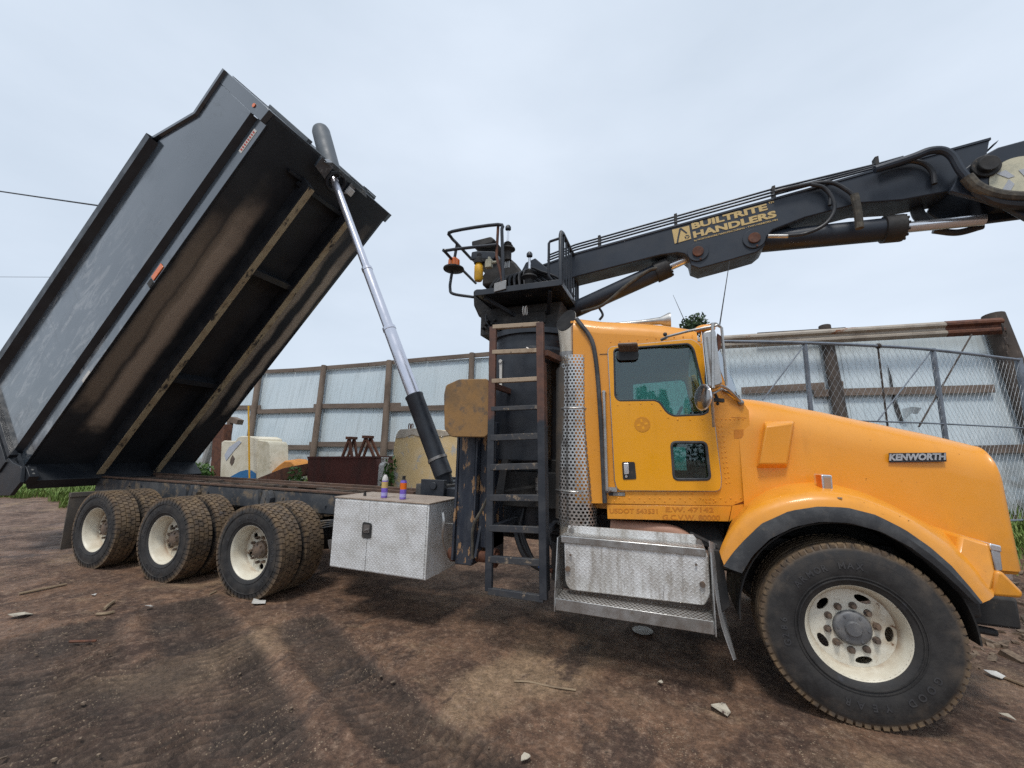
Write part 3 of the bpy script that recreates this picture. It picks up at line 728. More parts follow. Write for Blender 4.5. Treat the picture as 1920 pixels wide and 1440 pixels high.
cv = MB(); p0, p1 = at(780, 907, y=.95), at(833, 928, y=.95); cv.box((p0.x, .95, 1.10), (p1.x, 1.32, p0.z)); part(cv, 'hoist_base_cover', weathered('grey_box_paint', (.095, .09, .085), (.07, .065, .06), .6), bevel=.006)
cv = MB(); cv.box((1.02, .86, 1.10), (1.34, .93, 1.34)); cv.box((1.02, 1.44, 1.10), (1.34, 1.51, 1.34)); cv.cyl((1.2, .84, 1.27), (1.2, 1.53, 1.27), .045, k=14); cv.box((1.30, .93, 1.10), (1.56, 1.51, 1.24)); part(cv, 'hoist_base', M['black'], bevel=.005)

# --- toolbox ------------------------------------------------------
tb = MB(); X0, X1, Y0, Y1, Z0, Z1 = .53, 1.675, .0, .585, .484, 1.172
tb.box((X0, Y0, Z0), (X1, Y1, Z1)); tbox = part(tb, 'toolbox', M['tread'], bevel=.006)
M['lid'] = weathered('dusty_lid', (.42, .34, .27), (.34, .26, .20), .55, .3, scale=5, c3=(.20, .14, .10), s3=9, bump=.15)
ld = MB(); ld.box((X0-.008, Y0-.010, Z1+.001), (X1+.008, Y1+.004, Z1+.016)); ld.build('lid', M['lid'], tbox, bevel=.004)
xm = .985
for a, b in ((X0+.012, xm-.003), (xm+.003, X1-.018)):
    dr = MB(); dr.box((a, Y0-.014, Z0+.012), (b, Y0-.001, Z1-.012)); dr.build('door', M['tread'], tbox, bevel=.003)
hc = at(688, 994, y=-.016)
lt = MB(); ring_ = rounded([(hc.x-.058, -.0145, hc.z-.078), (hc.x+.058, -.0145, hc.z-.078), (hc.x+.058, -.0145, hc.z+.07), (hc.x-.058, -.0145, hc.z+.078)], .03); lt.prism(ring_, (0, -.006, 0)); lt.build('latch', M['blackmatt'], tbox)
lt = MB(); ring_ = rounded([(hc.x-.038, -.0215, hc.z-.025), (hc.x+.038, -.0215, hc.z-.025), (hc.x+.038, -.0215, hc.z+.055), (hc.x-.038, -.0215, hc.z+.055)], .018); lt.prism(ring_, (0, -.006, 0)); lt.cyl((hc.x-.02, -.022, hc.z-.005), (hc.x+.03, -.034, hc.z+.01), .011, k=8); lt.build('latch_cup', M['steel'], tbox)
rv = MB(); rv.cyl((X1, .33, .95), (X1+.12, .33, .955), .008, k=8); rv.ball((X1+.12, .33, .955), .013, 8); rv.build('lock_pin', M['alu'], tbox)
ub = MB(); ub.prism(smooth([(.05, .45, .62), (.10, .45, .50), (.22, .45, .43), (.42, .45, .42), (.52, .45, .46), (.52, .45, .62)], 20), (0, .5, 0)); part(ub, 'air_tank', M['steel'])
ub = MB(); ub.box((-.02, .62, .55), (.50, .8, .84)); part(ub, 'air_tank_bracket', M['frame'])

# --- outrigger ----------------------------------------------------
og = MB(); og.box((1.895, .15, .62), (2.075, .36, 2.0))
outr = part(og, 'outrigger', M['outrig'], bevel=.01)
for x0, x1 in ((1.868, 1.892), (2.078, 2.098)):
    pl = MB(); pl.prism([(x0, .12, .66), (x0, .40, .62), (x0, .44, 1.4), (x0, .44, 1.95), (x0, .15, 1.95), (x0, .14, 1.2)], (x1-x0, 0, 0)); pl.build('side_plate', M['outrig'], outr, bevel=.003)
og = MB(); og.box((2.10, .22, .78), (2.26, .48, 1.98)); og.prism([(2.10, .13, .70), (2.10, .22, .98), (2.10, .5, 1.0), (2.10, .5, .60)], (.03, 0, 0)); og.prism([(2.23, .13, .70), (2.23, .22, .98), (2.23, .5, 1.0), (2.23, .5, .60)], (.03, 0, 0)); og.build('outer_leg', M['outrig'], outr, bevel=.006)
pn = MB(); pn.cyl((1.80, .22, .70), (2.32, .22, .70), .05, k=20); pn.cyl((2.265, .22, .70), (2.30, .22, .70), .085, k=20); pn.cyl((1.83, .22, .70), (1.862, .22, .70), .075, k=20); pn.build('hinge_pin', M['rust'], outr)
ft = MB(); p = [at(836, 722, y=-.07), at(860, 711, y=-.07), at(913, 710, y=-.07), at(917, 722, y=-.07), at(917, 812, y=-.07), at(910, 820, y=-.07), at(845, 819, y=-.07), at(833, 805, y=-.07), at(832, 740, y=-.07)]
ft.prism(rounded(p, .02), (0, .035, 0)); ft.prism(rounded([V3(((q.x-2.06)*.93+2.06, -.034, (q.z-2.1)*.93+2.1)) for q in p], .02), (0, .05, 0)); ft.build('foot_pad', M['pad'], outr, bevel=.008)
ft = MB(); ft.box((1.93, .016, 1.86), (2.20, .15, 2.2)); ft.cyl((1.90, .09, 2.0), (2.24, .09, 2.0), .045, k=16); ft.build('pad_bracket', M['rust'], outr, bevel=.006)
hs = MB(); hs.tube(smooth([(1.80, .05, 1.10), (1.83, .02, 1.02), (1.80, .06, .86), (1.80, .16, .70)], 18), .012, 6); hs.build('grab_wire', M['alu'], outr)
hs = MB(); hs.tube(smooth([(2.34, .0, 1.38), (2.24, -.0, 1.18), (2.15, .0, 1.0), (2.13, .05, .72)], 18), .014, 6); hs.build('hose', M['hosedust'], outr)

# --- crane pedestal, tank and ladder ------------------------------
ped = MB(); PX, PY = 2.42, 1.0
ped.steps((PX, PY, .9), (0, 0, 1), [(0, .42), (1.75, .42), (1.752, .50), (1.80, .52), (1.802, .56), (1.87, .56), (1.90, .52), (1.92, .49), (2.06, .49), (2.062, .53), (2.12, .53)], 48)
pedestal = part(ped, 'crane_pedestal', M['black'])
bl = MB()
for i in range(28):
    a = 2*PI*i/28; p = V3((PX+.535*math.cos(a), PY+.535*math.sin(a), 2.66)); bl.cyl(p, p+V3((0, 0, .038)), .017, k=6)
bl.build('flange_bolt', M['steel'], pedestal)
tk = MB(); tk.box((2.18, .30, 1.60), (2.72, .62, 2.70)); tank = part(tk, 'hydraulic_tank', M['black'], bevel=.02, seg=3)
tk = MB(); tk.box((2.40, .65, .9), (2.95, 1.7, 1.62)); tk.box((2.25, .45, 1.15), (2.85, .6, 1.5)); tk.box((2.1, .8, .78), (3.1, 1.64, 1.2)); part(tk, 'pump_compartment', M['blackmatt'], bevel=.01)
sg = MB(); p0 = at(939, 678, y=.285); p1 = at(939, 724, y=.285); sg.bar(p0, p1, .03, .016, (0, 1, 0)); sg.cyl(p0+V3((0, -.02, 0)), p0, .02, k=10); sg.cyl(p1+V3((0, -.02, 0)), p1, .02, k=10); sg.build('sight_glass', M['white'], tank, bevel=.004)
tk = MB(); tk.cyl((2.33, .45, 2.70), (2.33, .45, 2.76), .05, k=14); tk.tube(smooth([(2.45, .45, 2.7), (2.5, .42, 2.77), (2.56, .42, 2.70)], 8), .012, 6); tk.build('filler_cap', M['steel'], tank)
for p in (at(1042, 866, y=.35),):
    v = MB(); v.steps(V3((2.68, .35, 1.28)), (0, 0, 1), [(0, .035), (.05, .035), (.052, .045), (.12, .045), (.122, .05), (.17, .05), (.172, .03), (.2, .03)], 14); part(v, 'suction_valve', M['steel'])
M['railrust'] = None
t = NT('ladder_paint'); x, y, z = t.xyz()
wb = t.math('ADD', z, t.math('MULTIPLY', t.math('SUBTRACT', t.noise(7, 5), .5), .5))
c = t.mix(t.ramp(t.noise(6, 5), .4, .7), (.020, .024, .032), (.045, .048, .055))
c = t.mix(t.ramp(t.noise(18, 6, .7), .66, .72), c, (.16, .11, .07))
c = t.mix(t.ramp(wb, 1.93, 2.06), c, t.mix(t.ramp(t.noise(12, 6), .35, .7), (.135, .06, .038), (.08, .042, .032)))
t.bump(t.noise(50, 4), .25, .004); t.fin(c, .55); M['railrust'] = t.m
LY = -.10
lxl = lambda z: lerp(2.366, 2.337, (z-.51)/2.35); lxr = lambda z: lerp(2.857, 2.80, (z-.51)/2.35)
lad = MB(); lad.bar((lxl(.51), LY, .51), (lxl(2.86), LY, 2.86), .065, .04, (0, 1, 0)); ladder = part(lad, 'access_ladder', M['railrust'], bevel=.004)
lad = MB(); lad.bar((lxr(.51), LY, .51), (lxr(2.86), LY, 2.86), .065, .05, (0, 1, 0)); lad.build('rail', M['railrust'], ladder, bevel=.004)
lad = MB(); lad.bar((lxr(.56)+.02, LY+.06, .56), (lxr(2.5)+.02, LY+.06, 2.5), .012, .08, (0, 1, 0)); lad.build('rail_flange', M['railrust'], ladder)
M['rung'] = weathered('dusty_rung', (.035, .038, .045), (.06, .058, .058), .6, scale=8, c3=(.26, .20, .14), s3=18, lo3=.55, hi3=.68, bump=.3)
M['rungtan'] = weathered('tan_wrapped_rung', (.40, .31, .22), (.30, .22, .15), .8, scale=10, c3=(.12, .09, .07), s3=20, bump=.3)
for i, (ya, yb) in enumerate(((610, 604), (657, 653), (711, 706), (763, 759), (817, 813), (872, 869), (929, 929), (986, 989), (1044, 1050), (1104, 1117))):
    a, b = at(925, ya, y=LY), at(1016, yb, y=LY); m = MB()
    za, zb = a.z, b.z
    hh = .04 if i < 4 else .055
    m.bar((lxl(za), LY+.0, za-.02), (lxr(zb), LY+.0, zb-.02), .045, hh, (0, 0, 1))
    m.build('rung', M['rungtan'] if i < 3 else M['rung'], ladder, bevel=.004)
for p, q, w_ in (((lxr(2.6)+.03, LY+.02, 2.58), (lxr(2.6)+.12, .42, 2.58), .07), ((lxl(2.3), LY, 2.3), (2.36, .42, 2.3), .04), ((lxl(1.0), LY, 1.02), (2.4, .7, 1.02), .05), ((lxr(1.0), LY, 1.02), (2.8, .7, 1.02), .05)):
    br = MB(); br.bar(p, q, w_, .05); br.build('standoff', M['railrust'], ladder)
# hoses, valve and clutter under the crane
cl = MB()
for pts in ([(2.38, .45, .95), (2.5, .4, .72), (2.66, .42, .60), (2.8, .5, .62)], [(2.42, .5, 1.0), (2.5, .5, .78), (2.62, .5, .62), (2.86, .55, .58)], [(2.7, .5, 1.0), (2.78, .45, .80), (2.86, .45, .72), (2.97, .4, .76)], [(2.9, .4, 1.2), (2.96, .35, .95), (3.06, .35, .78), (3.1, .4, .70)], [(2.45, .55, 1.15), (2.43, .5, .9), (2.55, .5, .66), (2.7, .6, .56)]):
    cl.tube(smooth(pts, 20), .022, 8)
part(cl, 'hydraulic_hose', M['hose'])
cl = MB(); cl.tube(smooth([(2.55, .46, .64), (2.7, .42, .60), (2.8, .4, .60)], 10), .02, 8); part(cl, 'copper_line', M['rust'])
cl = MB(); cl.ball((2.70, .36, .64), .034, 14); part(cl, 'blue_cap', M['blue'])
cl = MB(); cl.box((2.78, .40, .52), (2.98, .62, .86)); cl.cyl((2.95, .36, .6), (2.95, .66, .6), .13, k=20); part(cl, 'air_dryer', M['blackmatt'], bevel=.012)
cl = MB(); cl.prism(rounded([(2.92, .20, 1.25), (2.98, .20, 1.55), (2.95, .20, 1.62), (2.90, .20, 1.45)], .02), (0, .03, 0)); cl.bar((2.88, .3, 1.15), (3.1, .5, 1.30), .03, .05); part(cl, 'orange_bracket', weathered('orange_rust', (.42, .13, .03), (.30, .09, .03), .6))
cl = MB(); cl.prism([(2.30, .15, 1.30), (2.36, .15, 1.62), (2.42, .15, 1.62), (2.38, .15, 1.30)], (0, .03, 0)); cl.bar((2.34, .2, 1.32), (2.85, .55, 1.40), .03, .02); part(cl, 'tank_strap', M['blackmatt'])
# --- exhaust ------------------------------------------------------
EX, EY = 2.985, .27
M['heatpipe'] = weathered('heat_stained_pipe', (.66, .60, .50), (.48, .40, .30), .36, .5, scale=5, stretch=(1, 1, .3), c3=(.12, .085, .06), s3=7, lo3=.52, hi3=.66, st3=(1, 1, .25), bump=.15)
ex = MB()
lower = ex.ring((EX, EY, .95), (0, 0, 1), .088, 32); mid = ex.ring((EX, EY, 2.70), (0, 0, 1), .088, 32); ex.bridge(lower, mid)
tip = ex.ring((EX-.02, EY-.02, 2.975), (0, 0, 1), .090, 32)
for v in tip: v.co.z += (v.co.y-EY+.02)*1.45+(v.co.x-EX+.02)*.25
ex.bridge(mid, tip); TIP = [v.co.copy() for v in tip]
ex.shell(.003); exh = part(ex, 'exhaust_stack', M['heatpipe'])
so = MB(); k_ = sum(TIP, V3((0, 0, 0)))/32; so.prism([k_+(p-k_)*.985+V3((-.001, -.004, .003)) for p in TIP], (0, .02, -.02)); so.build('dark_mouth_cap', weathered('mouth_shade_and_soot', (.008, .008, .009), (.012, .011, .011), .95, bump=0), exh)  # black cap: shade of the pipe's hollow painted in, with its sooty rim
muf = MB(); muf.steps((EX, EY, 1.08), (0, 0, 1), [(0, .06), (.03, .125), (1.40, .125), (1.45, .09)], 28); muf.build('muffler', weathered('dark_muffler', (.07, .062, .055), (.11, .085, .065), .7, .3), exh)
shb = bmesh.new(); uvl = shb.loops.layers.uv.new('UVMap'); rows = []
NA, NZ = 30, 30
for j in range(NZ+1):
    f = j/NZ; z = lerp(1.06, 2.60, f); r = lerp(.172, .140, sm(0, .75, f)); row = []
    for i in range(NA+1):
        a = lerp(math.radians(186), math.radians(352 if f > .3 else lerp(366, 352, f/.3)), i/NA)
        p = V3((EX+.050+lerp(.02, 0, sm(0, .6, f))+r*math.cos(a)*1.05, EY+r*math.sin(a), z)); row.append((shb.verts.new(p-V3(TR)), (a*.152, z)))
    rows.append(row)
for A, B in zip(rows, rows[1:]):
    for i in range(NA):
        f_ = shb.faces.new((A[i][0], A[i+1][0], B[i+1][0], B[i][0]))
        for lp, q in zip(f_.loops, (A[i], A[i+1], B[i+1], B[i])): lp[uvl].uv = q[1]
me = bpy.data.meshes.new('heat_shield'); shb.to_mesh(me); shb.free(); me.shade_smooth(); me.materials.append(M['perf'])
sh = bpy.data.objects.new('heat_shield', me); COL.objects.link(sh); sh.parent = exh; ORG[sh.name] = V3(TR)
for zz, rr in ((2.10, .146), (1.36, .164)):
    bd = MB(); bd.tube([V3((EX+.051+rr*1.05*math.cos(a), EY+rr*math.sin(a), zz)) for a in [math.radians(186+i*7) for i in range(25)]], .006, 6); bd.build('shield_band', M['alu'], exh)
cp = MB(); cp.cyl((EX, EY, 2.61), (EX, EY, 2.65), .096, k=28); cp.build('clamp', M['steel'], exh)

# --- crane turret, platform and boom ------------------------------
PZ = 3.40
tu = MB()
tu.prism([(1.92, .72, 3.36), (2.80, .72, 3.36), (2.72, .72, 3.02), (2.12, .72, 3.02)], (0, 1.0, 0))
tu.cyl((PX, PY+.1, 3.0), (PX, PY+.1, 3.05), .5, k=36)
turret = part(tu, 'crane_turret', M['blackmatt'], bevel=.01)
po = MB()
for sy in (.92, 1.36): po.prism([(2.02, sy, 3.36), (2.10, sy, 3.60), (2.30, sy, 3.98), (2.42, sy, 4.02), (2.58, sy, 3.86), (2.72, sy, 3.62), (2.76, sy, 3.36)], (0, .06, 0))
po.box((2.06, .98, 3.36), (2.70, 1.36, 3.55)); po.build('boom_post', M['boom'], turret, bevel=.006)
hm = MB(); random.seed(3)
for k in range(16):
    x = random.uniform(1.86, 2.4); y = random.uniform(.75, 1.2); k1 = random.uniform(.0, .12)
    hm.tube(smooth([(x+.05, y, 3.42), (x-k1, y-.05, 3.32), (x-k1*.6, y-.08, 3.15), (x+.15, y, 2.98), (x+.35, y+.1, 2.94)], 18), random.choice((.014, .018, .022)), 6)
for k in range(9):
    x = 2.0+.06*k; hm.tube(smooth([(x, .62, 3.42), (x-.06, .70, 3.62+.02*k), (x+.05, .8, 3.78), (x+.25, .9, 3.7), (x+.4, 1.0, 3.5)], 16), .016, 6)
hm.build('hose_bundle', M['hose'], turret)
va = MB(); va.box((1.80, .75, 3.05), (2.05, 1.35, 3.36)); va.box((2.0, .70, 3.12), (2.62, .76, 3.26)); 
for k in range(6): va.cyl((1.86+.03*k, .74, 3.12+.04*(k % 3)), (1.86+.03*k, .66, 3.12+.04*(k % 3)), .018, k=8)
va.build('valve_bank', M['blackmatt'], turret, bevel=.006)
cn = MB(); P_ = ats([(903, 536), (904, 516), (916, 500), (930, 490), (941, 479), (952, 480), (966, 492), (978, 507), (988, 523)], y=.80); cn.prism(P_, (0, .5, 0)); cn.build('operator_console', M['blackmatt'], turret, bevel=.03, seg=3)
cn = MB(); P_ = ats([(886, 545), (893, 541), (960, 540), (960, 600), (925, 606), (896, 592), (887, 572)], y=1.0); cn.prism(P_, (0, .4, 0)); cn.build('hose_guard', M['blackmatt'], turret, bevel=.03)
el = MB()
for k in (0, .03): el.tube([(2.43+k, .52, 3.20+.05*math.sin(a)) if False else (2.43+k, .52+.01, 3.21+.045*math.cos(a)) if False else V3((2.43+k, .50+.03*math.sin(a), 3.21+.05*math.cos(a))) for a in [2*PI*i/14 for i in range(15)]], .006, 6)
el.build('hook_ring', M['white'], turret)
pf = MB(); pf.box((1.90, .36, PZ), (2.88, 1.24, PZ+.02)); pf.box((1.90, .352, PZ-.01), (2.884, .36, PZ+.055)); pf.box((2.876, .36, PZ-.01), (2.888, 1.24, PZ+.055)); pf.box((1.90, .36, PZ-.01), (1.908, 1.24, PZ+.055)); pf.bar((2.0, .42, PZ-.02), (2.5, 1.0, 3.1), .04, .04); pf.bar((2.75, .42, PZ-.02), (2.55, 1.0, 3.1), .04, .04)
plat = part(pf, 'operator_platform', M['black'], bevel=.003)
def rail(pts, r, name='guard_rail', m='black'):
    o = MB(); o.tube(pts, r, 10); o.build(name, M[m], plat)
y_ = .38
a = at(944, 540, y=y_); b = at(941, 432, y=y_); b1 = at(934, 421, y=y_); c1 = at(848, 434, y=y_); c1b = at(843, 440, y=y_); zt = c1.z
d1 = at(858, 458, z=zt); d2 = at(884, 486, z=zt)
rail([a, b]+smooth([b, b1, c1, c1b+V3((-.01, .05, 0)), d1, d2], 24)[1:], .019)
e0 = at(931, 459, y=y_); e1_ = at(842, 469, y=y_); zt2 = e1_.z; e2_ = at(838, 476, z=zt2); e3_ = at(892, 531, z=zt2)
rail(smooth([e0, e1_, e2_, e3_], 24), .018)
q0 = at(857, 458, z=zt); q1 = at(846, 520, y=q0.y); q2 = at(844, 541, y=q0.y); q3 = at(850, 551, y=q0.y); q4 = at(888, 557, y=q0.y+.05)
rail(smooth([q0, q1, q2, q3, q4], 24), .018)
rail([at(934, 424, y=y_+.02), at(931, 480, y=y_+.02), at(944, 534, y=y_)], .016, 'guard_rail', 'rust')
# right-hand barred guard
n0 = at(1047, 519, y=.37); n1 = at(1045, 428, y=.37); ztop = n1.z+.07
rail([V3((2.872, .37, PZ)), V3((2.872, .37, 3.95)), V3((2.872, .40, 4.0)), V3((2.872, .47, 4.02)), V3((2.872, 1.10, 4.02)), V3((2.872, 1.2, 3.98)), V3((2.872, 1.22, 3.9)), V3((2.872, 1.22, PZ-.05))], .022)
for k in range(6):
    yy = .50+.125*k; rail([V3((2.872, yy, PZ)), V3((2.872, yy, 4.01))], .012, 'guard_bar')
rail([V3((2.872, .37, 3.92)), V3((2.76, .37, 3.90)), V3((2.745, .37, 3.88)), V3((2.745, .37, 3.52)), V3((2.80, .40, 3.44))], .014, 'grab_handle')
# levers
def lever(px, py, y, s=1.):
    b = at(px, py, y=y); o = MB(); o.steps(b, (0, 0, -1), [(.0, .02), (.02, .034), (.05, .034), (.065, .012), (.10, .012), (.22, .014)], 14); l_ = o.build('control_lever', M['black'], plat)
    o = MB(); o.steps(b, (0, 0, -1), [(.07, .013), (.20, .015)], 10); o.build('lever_shaft', M['chrome'], plat)
    o = MB(); o.steps(b, (0, 0, -1), [(.20, .02), (.22, .045), (.235, .036), (.25, .06), (.265, .05), (.285, .085), (.30, .088), (.315, .06), (.33, .045), (.43, .045), (.44, .02)], 18); o.build('lever_boot', M['blackmatt'], plat)
    o = MB()
    for k in range(3): o.tube([b+V3((-.02+.02*k, 0, -.44)), b+V3((-.03+.025*k, 0, -.52))], .008, 6)
    o.build('pilot_fitting', M['alu'], plat)
lever(953, 423, .55); lever(993, 473, .55)
se = MB(); p = [at(884, 460, y=.8), at(884, 452, y=.8), at(920, 443, y=.8), at(928, 449, y=.8), at(922, 456, y=.8), at(890, 463, y=.8)]; se.prism(rounded(p, .02), (0, .42, 0)); se.build('seat_back', M['blackmatt'], plat, bevel=.015)
se = MB(); p = [at(882, 487, y=.75), at(884, 472, y=.75), at(895, 470, y=.75), at(928, 471, y=.75), at(930, 480, y=.75), at(926, 486, y=.75)]; se.prism(rounded(p, .015), (0, .45, 0)); se.build('seat_cushion', M['black'], plat, bevel=.015)
ff = MB(); b = at(898, 498, y=.55); ff.steps(b, (0, 0, -1), [(-.05, .03), (0, .045), (.01, .052), (.16, .052), (.19, .04)], 18); ff.build('oil_filter', M['yellow'], plat)
ff = MB(); ff.steps(b+V3((0, 0, .052)), (0, 0, 1), [(-.03, .06), (.03, .055), (.05, .03), (.09, .03)], 12); ff.obox(b+V3((.05, 0, .05)), (.05, 0, 0), (0, .03, 0), (0, 0, .02)); ff.build('filter_head', M['blackmatt'], plat)
ff = MB(); b = at(917, 495, y=.55); ff.obox(b, (.04, 0, 0), (0, .03, 0), (0, 0, .05)); ff.cyl(b+V3((0, 0, .05)), b+V3((0, 0, .085)), .018, k=8); ff.cyl(b+V3((.03, 0, .01)), b+V3((.10, 0, .01)), .018, k=8); ff.build('solenoid_valve', weathered('cream_metal', (.50, .48, .36), (.42, .4, .3), .5), plat, bevel=.006)
bc = at(851, 498, y=q0.y-.02); o = MB(); o.steps(bc+V3((0, 0, -.03)), (0, 0, 1), [(0, .075), (.10, .07), (.12, .05)], 18); o.build('beacon_lamp', M['lens_o'], plat)
o = MB(); o.steps(bc+V3((0, 0, -.045)), (0, 0, 1), [(-.03, .05), (-.012, .125), (0, .13), (.012, .125)], 24); o.build('beacon_base', M['blackmatt'], plat)
lb = MB(); p = at(938, 537, y=.345); lb.obox(p, (.07, 0, .01), (0, .012, 0), (0, 0, .05)); lb.build('rail_clamp', M['steel'], plat, bevel=.004)

BY0, BY1 = .98, 1.27
top = [(2.30, 3.90), (2.895, 4.035), (4.974, 4.315), (5.887, 4.445), (6.648, 4.545), (6.60, 4.36)]
bot = [(6.45, 4.20), (6.31, 4.10), (5.98, 4.085), (5.66, 4.12), (5.21, 4.055), (4.93, 3.975), (4.86, 3.90), (4.845, 3.815), (4.77, 3.755), (4.545, 3.71), (4.23, 3.655), (4.15, 3.70), (4.135, 3.79), (4.09, 3.845), (4.02, 3.868), (3.85, 3.868), (2.90, 3.74), (2.35, 3.62)]
outl = [V3((x, BY0, z)) for x, z in top]+[V3((x, BY0, z)) for x, z in bot]
bo = MB(); bo.prism(outl, (0, BY1-BY0, 0)); boom = part(bo, 'loader_boom', M['boom'], bevel=.012, seg=3)
bl = MB(); bl.prism([V3((x, BY0-.01, z+.006)) for x, z in top[:5]]+[V3((x, BY0-.01, z-.018)) for x, z in top[4::-1]], (0, BY1-BY0+.02, 0)); bl.build('top_flange', M['boom'], boom, bevel=.003)
def bp_(px, py, y=BY0-.02): return at(px, py, y=y)
for px, py in ((1308.6, 473), (1413.8, 448)):
    c_ = bp_(px, py, BY0); o = MB(); o.cyl(c_+V3((0, .0, 0)), c_+V3((0, -.016, 0)), .105, k=28); o.build('pin_boss', M['boom'], boom, bevel=.004)
    o = MB(); o.cyl(c_+V3((0, -.016, 0)), c_+V3((0, -.034, 0)), .056, k=24); o.cyl(c_+V3((.02, -.016, -.085)), c_+V3((.02, -.024, -.085)), .012, k=6); o.build('pivot_pin', M['rust'], boom, bevel=.004)
def cylinder(name, p, q, rb, rr, frac, gl):
    d_ = (q-p).normalized(); L = (q-p).length; o = MB()
    o.steps(p, d_, [(-.02, rb*.6), (.0, rb*.9), (.05, rb), (L*frac-.16, rb)], 28); k_ = part(o, name, M['boom'])
    o = MB(); o.steps(p, d_, [(L*frac-.16, rb*1.02), (L*frac-.155, rb*1.18), (L*frac-.012, rb*1.18), (L*frac, rb*1.08), (L*frac, rb*.5)], 28)
    for i in range(12):
        a = 2*PI*i/12; u = d_.cross(V3((0, 1, 0))).normalized(); c_ = p+d_*(L*frac)+(u*math.cos(a)+V3((0, 1, 0))*math.sin(a))*rb*1.02; o.cyl(c_-d_*.01, c_+d_*.012, .013, k=6)
    o.build('gland', M['blackmatt'], k_)
    o = MB(); o.cyl(p+d_*(L*frac-.02), q, rr, k=24); o.build('piston_rod', M['chrome'], k_); return k_, d_, L
lc = 1.125
P0 = at(1070, 584, y=lc); P1 = at(1300, 480, y=lc)
cylinder('lift_cylinder', P0, P1, .098, .048, (at(1257, 506, y=lc)-P0).length/(P1-P0).length, 0)
P2 = at(1414, 455, y=lc); P3 = at(1845, 412, y=lc)
cylinder('stick_cylinder', P2, P3, .108, .050, (at(1693, 428, y=lc)-P2).length/(P3-P2).length, 0)
jb = MB(); jp = [(6.64, 4.40), (6.86, 4.43), (7.6, 4.35), (9.2, 4.0), (9.2, 3.75), (7.4, 3.60), (6.80, 3.63), (6.52, 3.67), (6.42, 3.84), (6.28, 4.06), (6.36, 4.22), (6.50, 4.33)]
jn = [q for q in jp if q not in ((6.52, 3.67), (6.42, 3.84))]; jn.insert(jn.index((6.80, 3.63))+1, (6.60, 3.86))
jb.prism([(x, .90, z) for x, z in jn], (0, .05, 0)); jb.prism([(x, 1.25, max(z, 3.88)) for x, z in jp], (0, .05, 0))
jb.prism([(6.66, .952, 4.20), (7.6, .952, 4.2), (9.2, .952, 3.98), (9.2, .952, 3.9), (7.4, .952, 3.92), (6.70, .952, 3.95)], (0, .296, 0))
jib = part(jb, 'loader_stick', M['boom'], bevel=.01)
c_ = at(1846, 314, y=.90); o = MB(); o.cyl(c_, c_+V3((0, -.03, 0)), .10, k=28); o.cyl(c_+V3((0, -.03, 0)), c_+V3((0, -.07, 0)), .07, k=28); o.build('pivot_pin', M['blackmatt'], jib, bevel=.006)
lg = at(1918, 337, y=.897); o = MB(); o.cyl(lg, lg+V3((0, -.004, 0)), .215, k=48); o.build('round_decal', M['cream'], jib)
o = MB()
for pts in ([(-.17, -.11), (-.11, -.12), (-.06, -.03), (-.09, .02)], [(-.16, .09), (-.10, .11), (-.05, .04), (-.09, .03)], [(.0, -.09), (.10, -.09), (.11, -.05), (.01, -.04)], [(-.02, .09), (.04, .10), (.07, .03), (.02, .0)]):
    o.prism([lg+V3((a, -.006, b)) for a, b in pts], (0, -.002, 0))
o.build('decal_print', weathered('pale_blue_print', (.45, .47, .50), (.40, .42, .46), .5, bump=0), jib)
fl_ = MB(); fl_.prism([at(1862, 270, y=1.0), at(1873, 262, y=1.0), at(1869, 268, y=1.0), at(1863, 274, y=1.0)], (0, .4, 0)); fl_.build('stop_plate', M['boom'], boom)
# lettering on the boom
ux = (at(1448, 380, y=BY0)-at(1296, 419, y=BY0)).normalized(); ux = (at(1460, 407, y=BY0)-at(1303, 447, y=BY0)).normalized(); uy = V3((-ux.z, 0, ux.x)); uy = V3((0, -1, 0)).cross(ux) * -1 if False else V3((-ux.z, 0, ux.x))
yy = BY0-.002; nrm = V3((0, -1, 0))
o1 = at(1298, 430.5, y=yy); w1 = (at(1440, 394, y=yy)-o1).length; o2 = at(1301, 446.5, y=yy); w2 = (at(1457, 407, y=yy)-o2).length; h1 = (at(1297, 417, y=yy)-o1).length
def fit_text(mb, s, o, width, height, bold=.006):
    """lettering stretched to a given cap height and width"""
    t_ = MB(); t_.text(s, (0, 0, 0), (1, 0, 0), (0, 1, 0), 1., .002, bold*1.0, 1.)
    xs = [v.co.x for v in t_.bm.verts]; ys = [v.co.y for v in t_.bm.verts]; x0, x1, y0, y1 = min(xs), max(xs), min(ys), max(ys)
    for v in t_.bm.verts: v.co = V3(o)+ux*((v.co.x-x0)/(x1-x0)*width)+uy*((v.co.y-y0)/(y1-y0)*height)+V3((0, -1, 0))*v.co.z
    me = bpy.data.meshes.new('t'); t_.bm.to_mesh(me); t_.bm.free(); mb.bm.from_mesh(me); bpy.data.meshes.remove(me)
tx = MB(); fit_text(tx, 'BUILTRITE', o1, w1, h1*.86, .045); fit_text(tx, 'HANDLERS', o2, w2, h1*.90, .045)
fit_text(tx, 'TM', at(1441, 383, y=yy), .05, .022, .02); fit_text(tx, 'by NORTHSHORE MANUFACTURING • TWO HARBORS, MN', at(1302, 453.5, y=yy), w2*1.0, .024, .02)
tx.build('lettering', M['tan'], boom)
a, b, c_, d_ = at(1260, 431, y=yy), at(1292, 423, y=yy), at(1296, 448, y=yy), at(1265, 457, y=yy)
lgo = MB(); lgo.prism([a, b, c_, d_], (0, -.003, 0)); lgo.build('logo_panel', M['tan'], boom)
lgo = MB(); Q = lambda u, v: (a.lerp(b, u)).lerp(d_.lerp(c_, u), v)+V3((0, -.0035, 0))
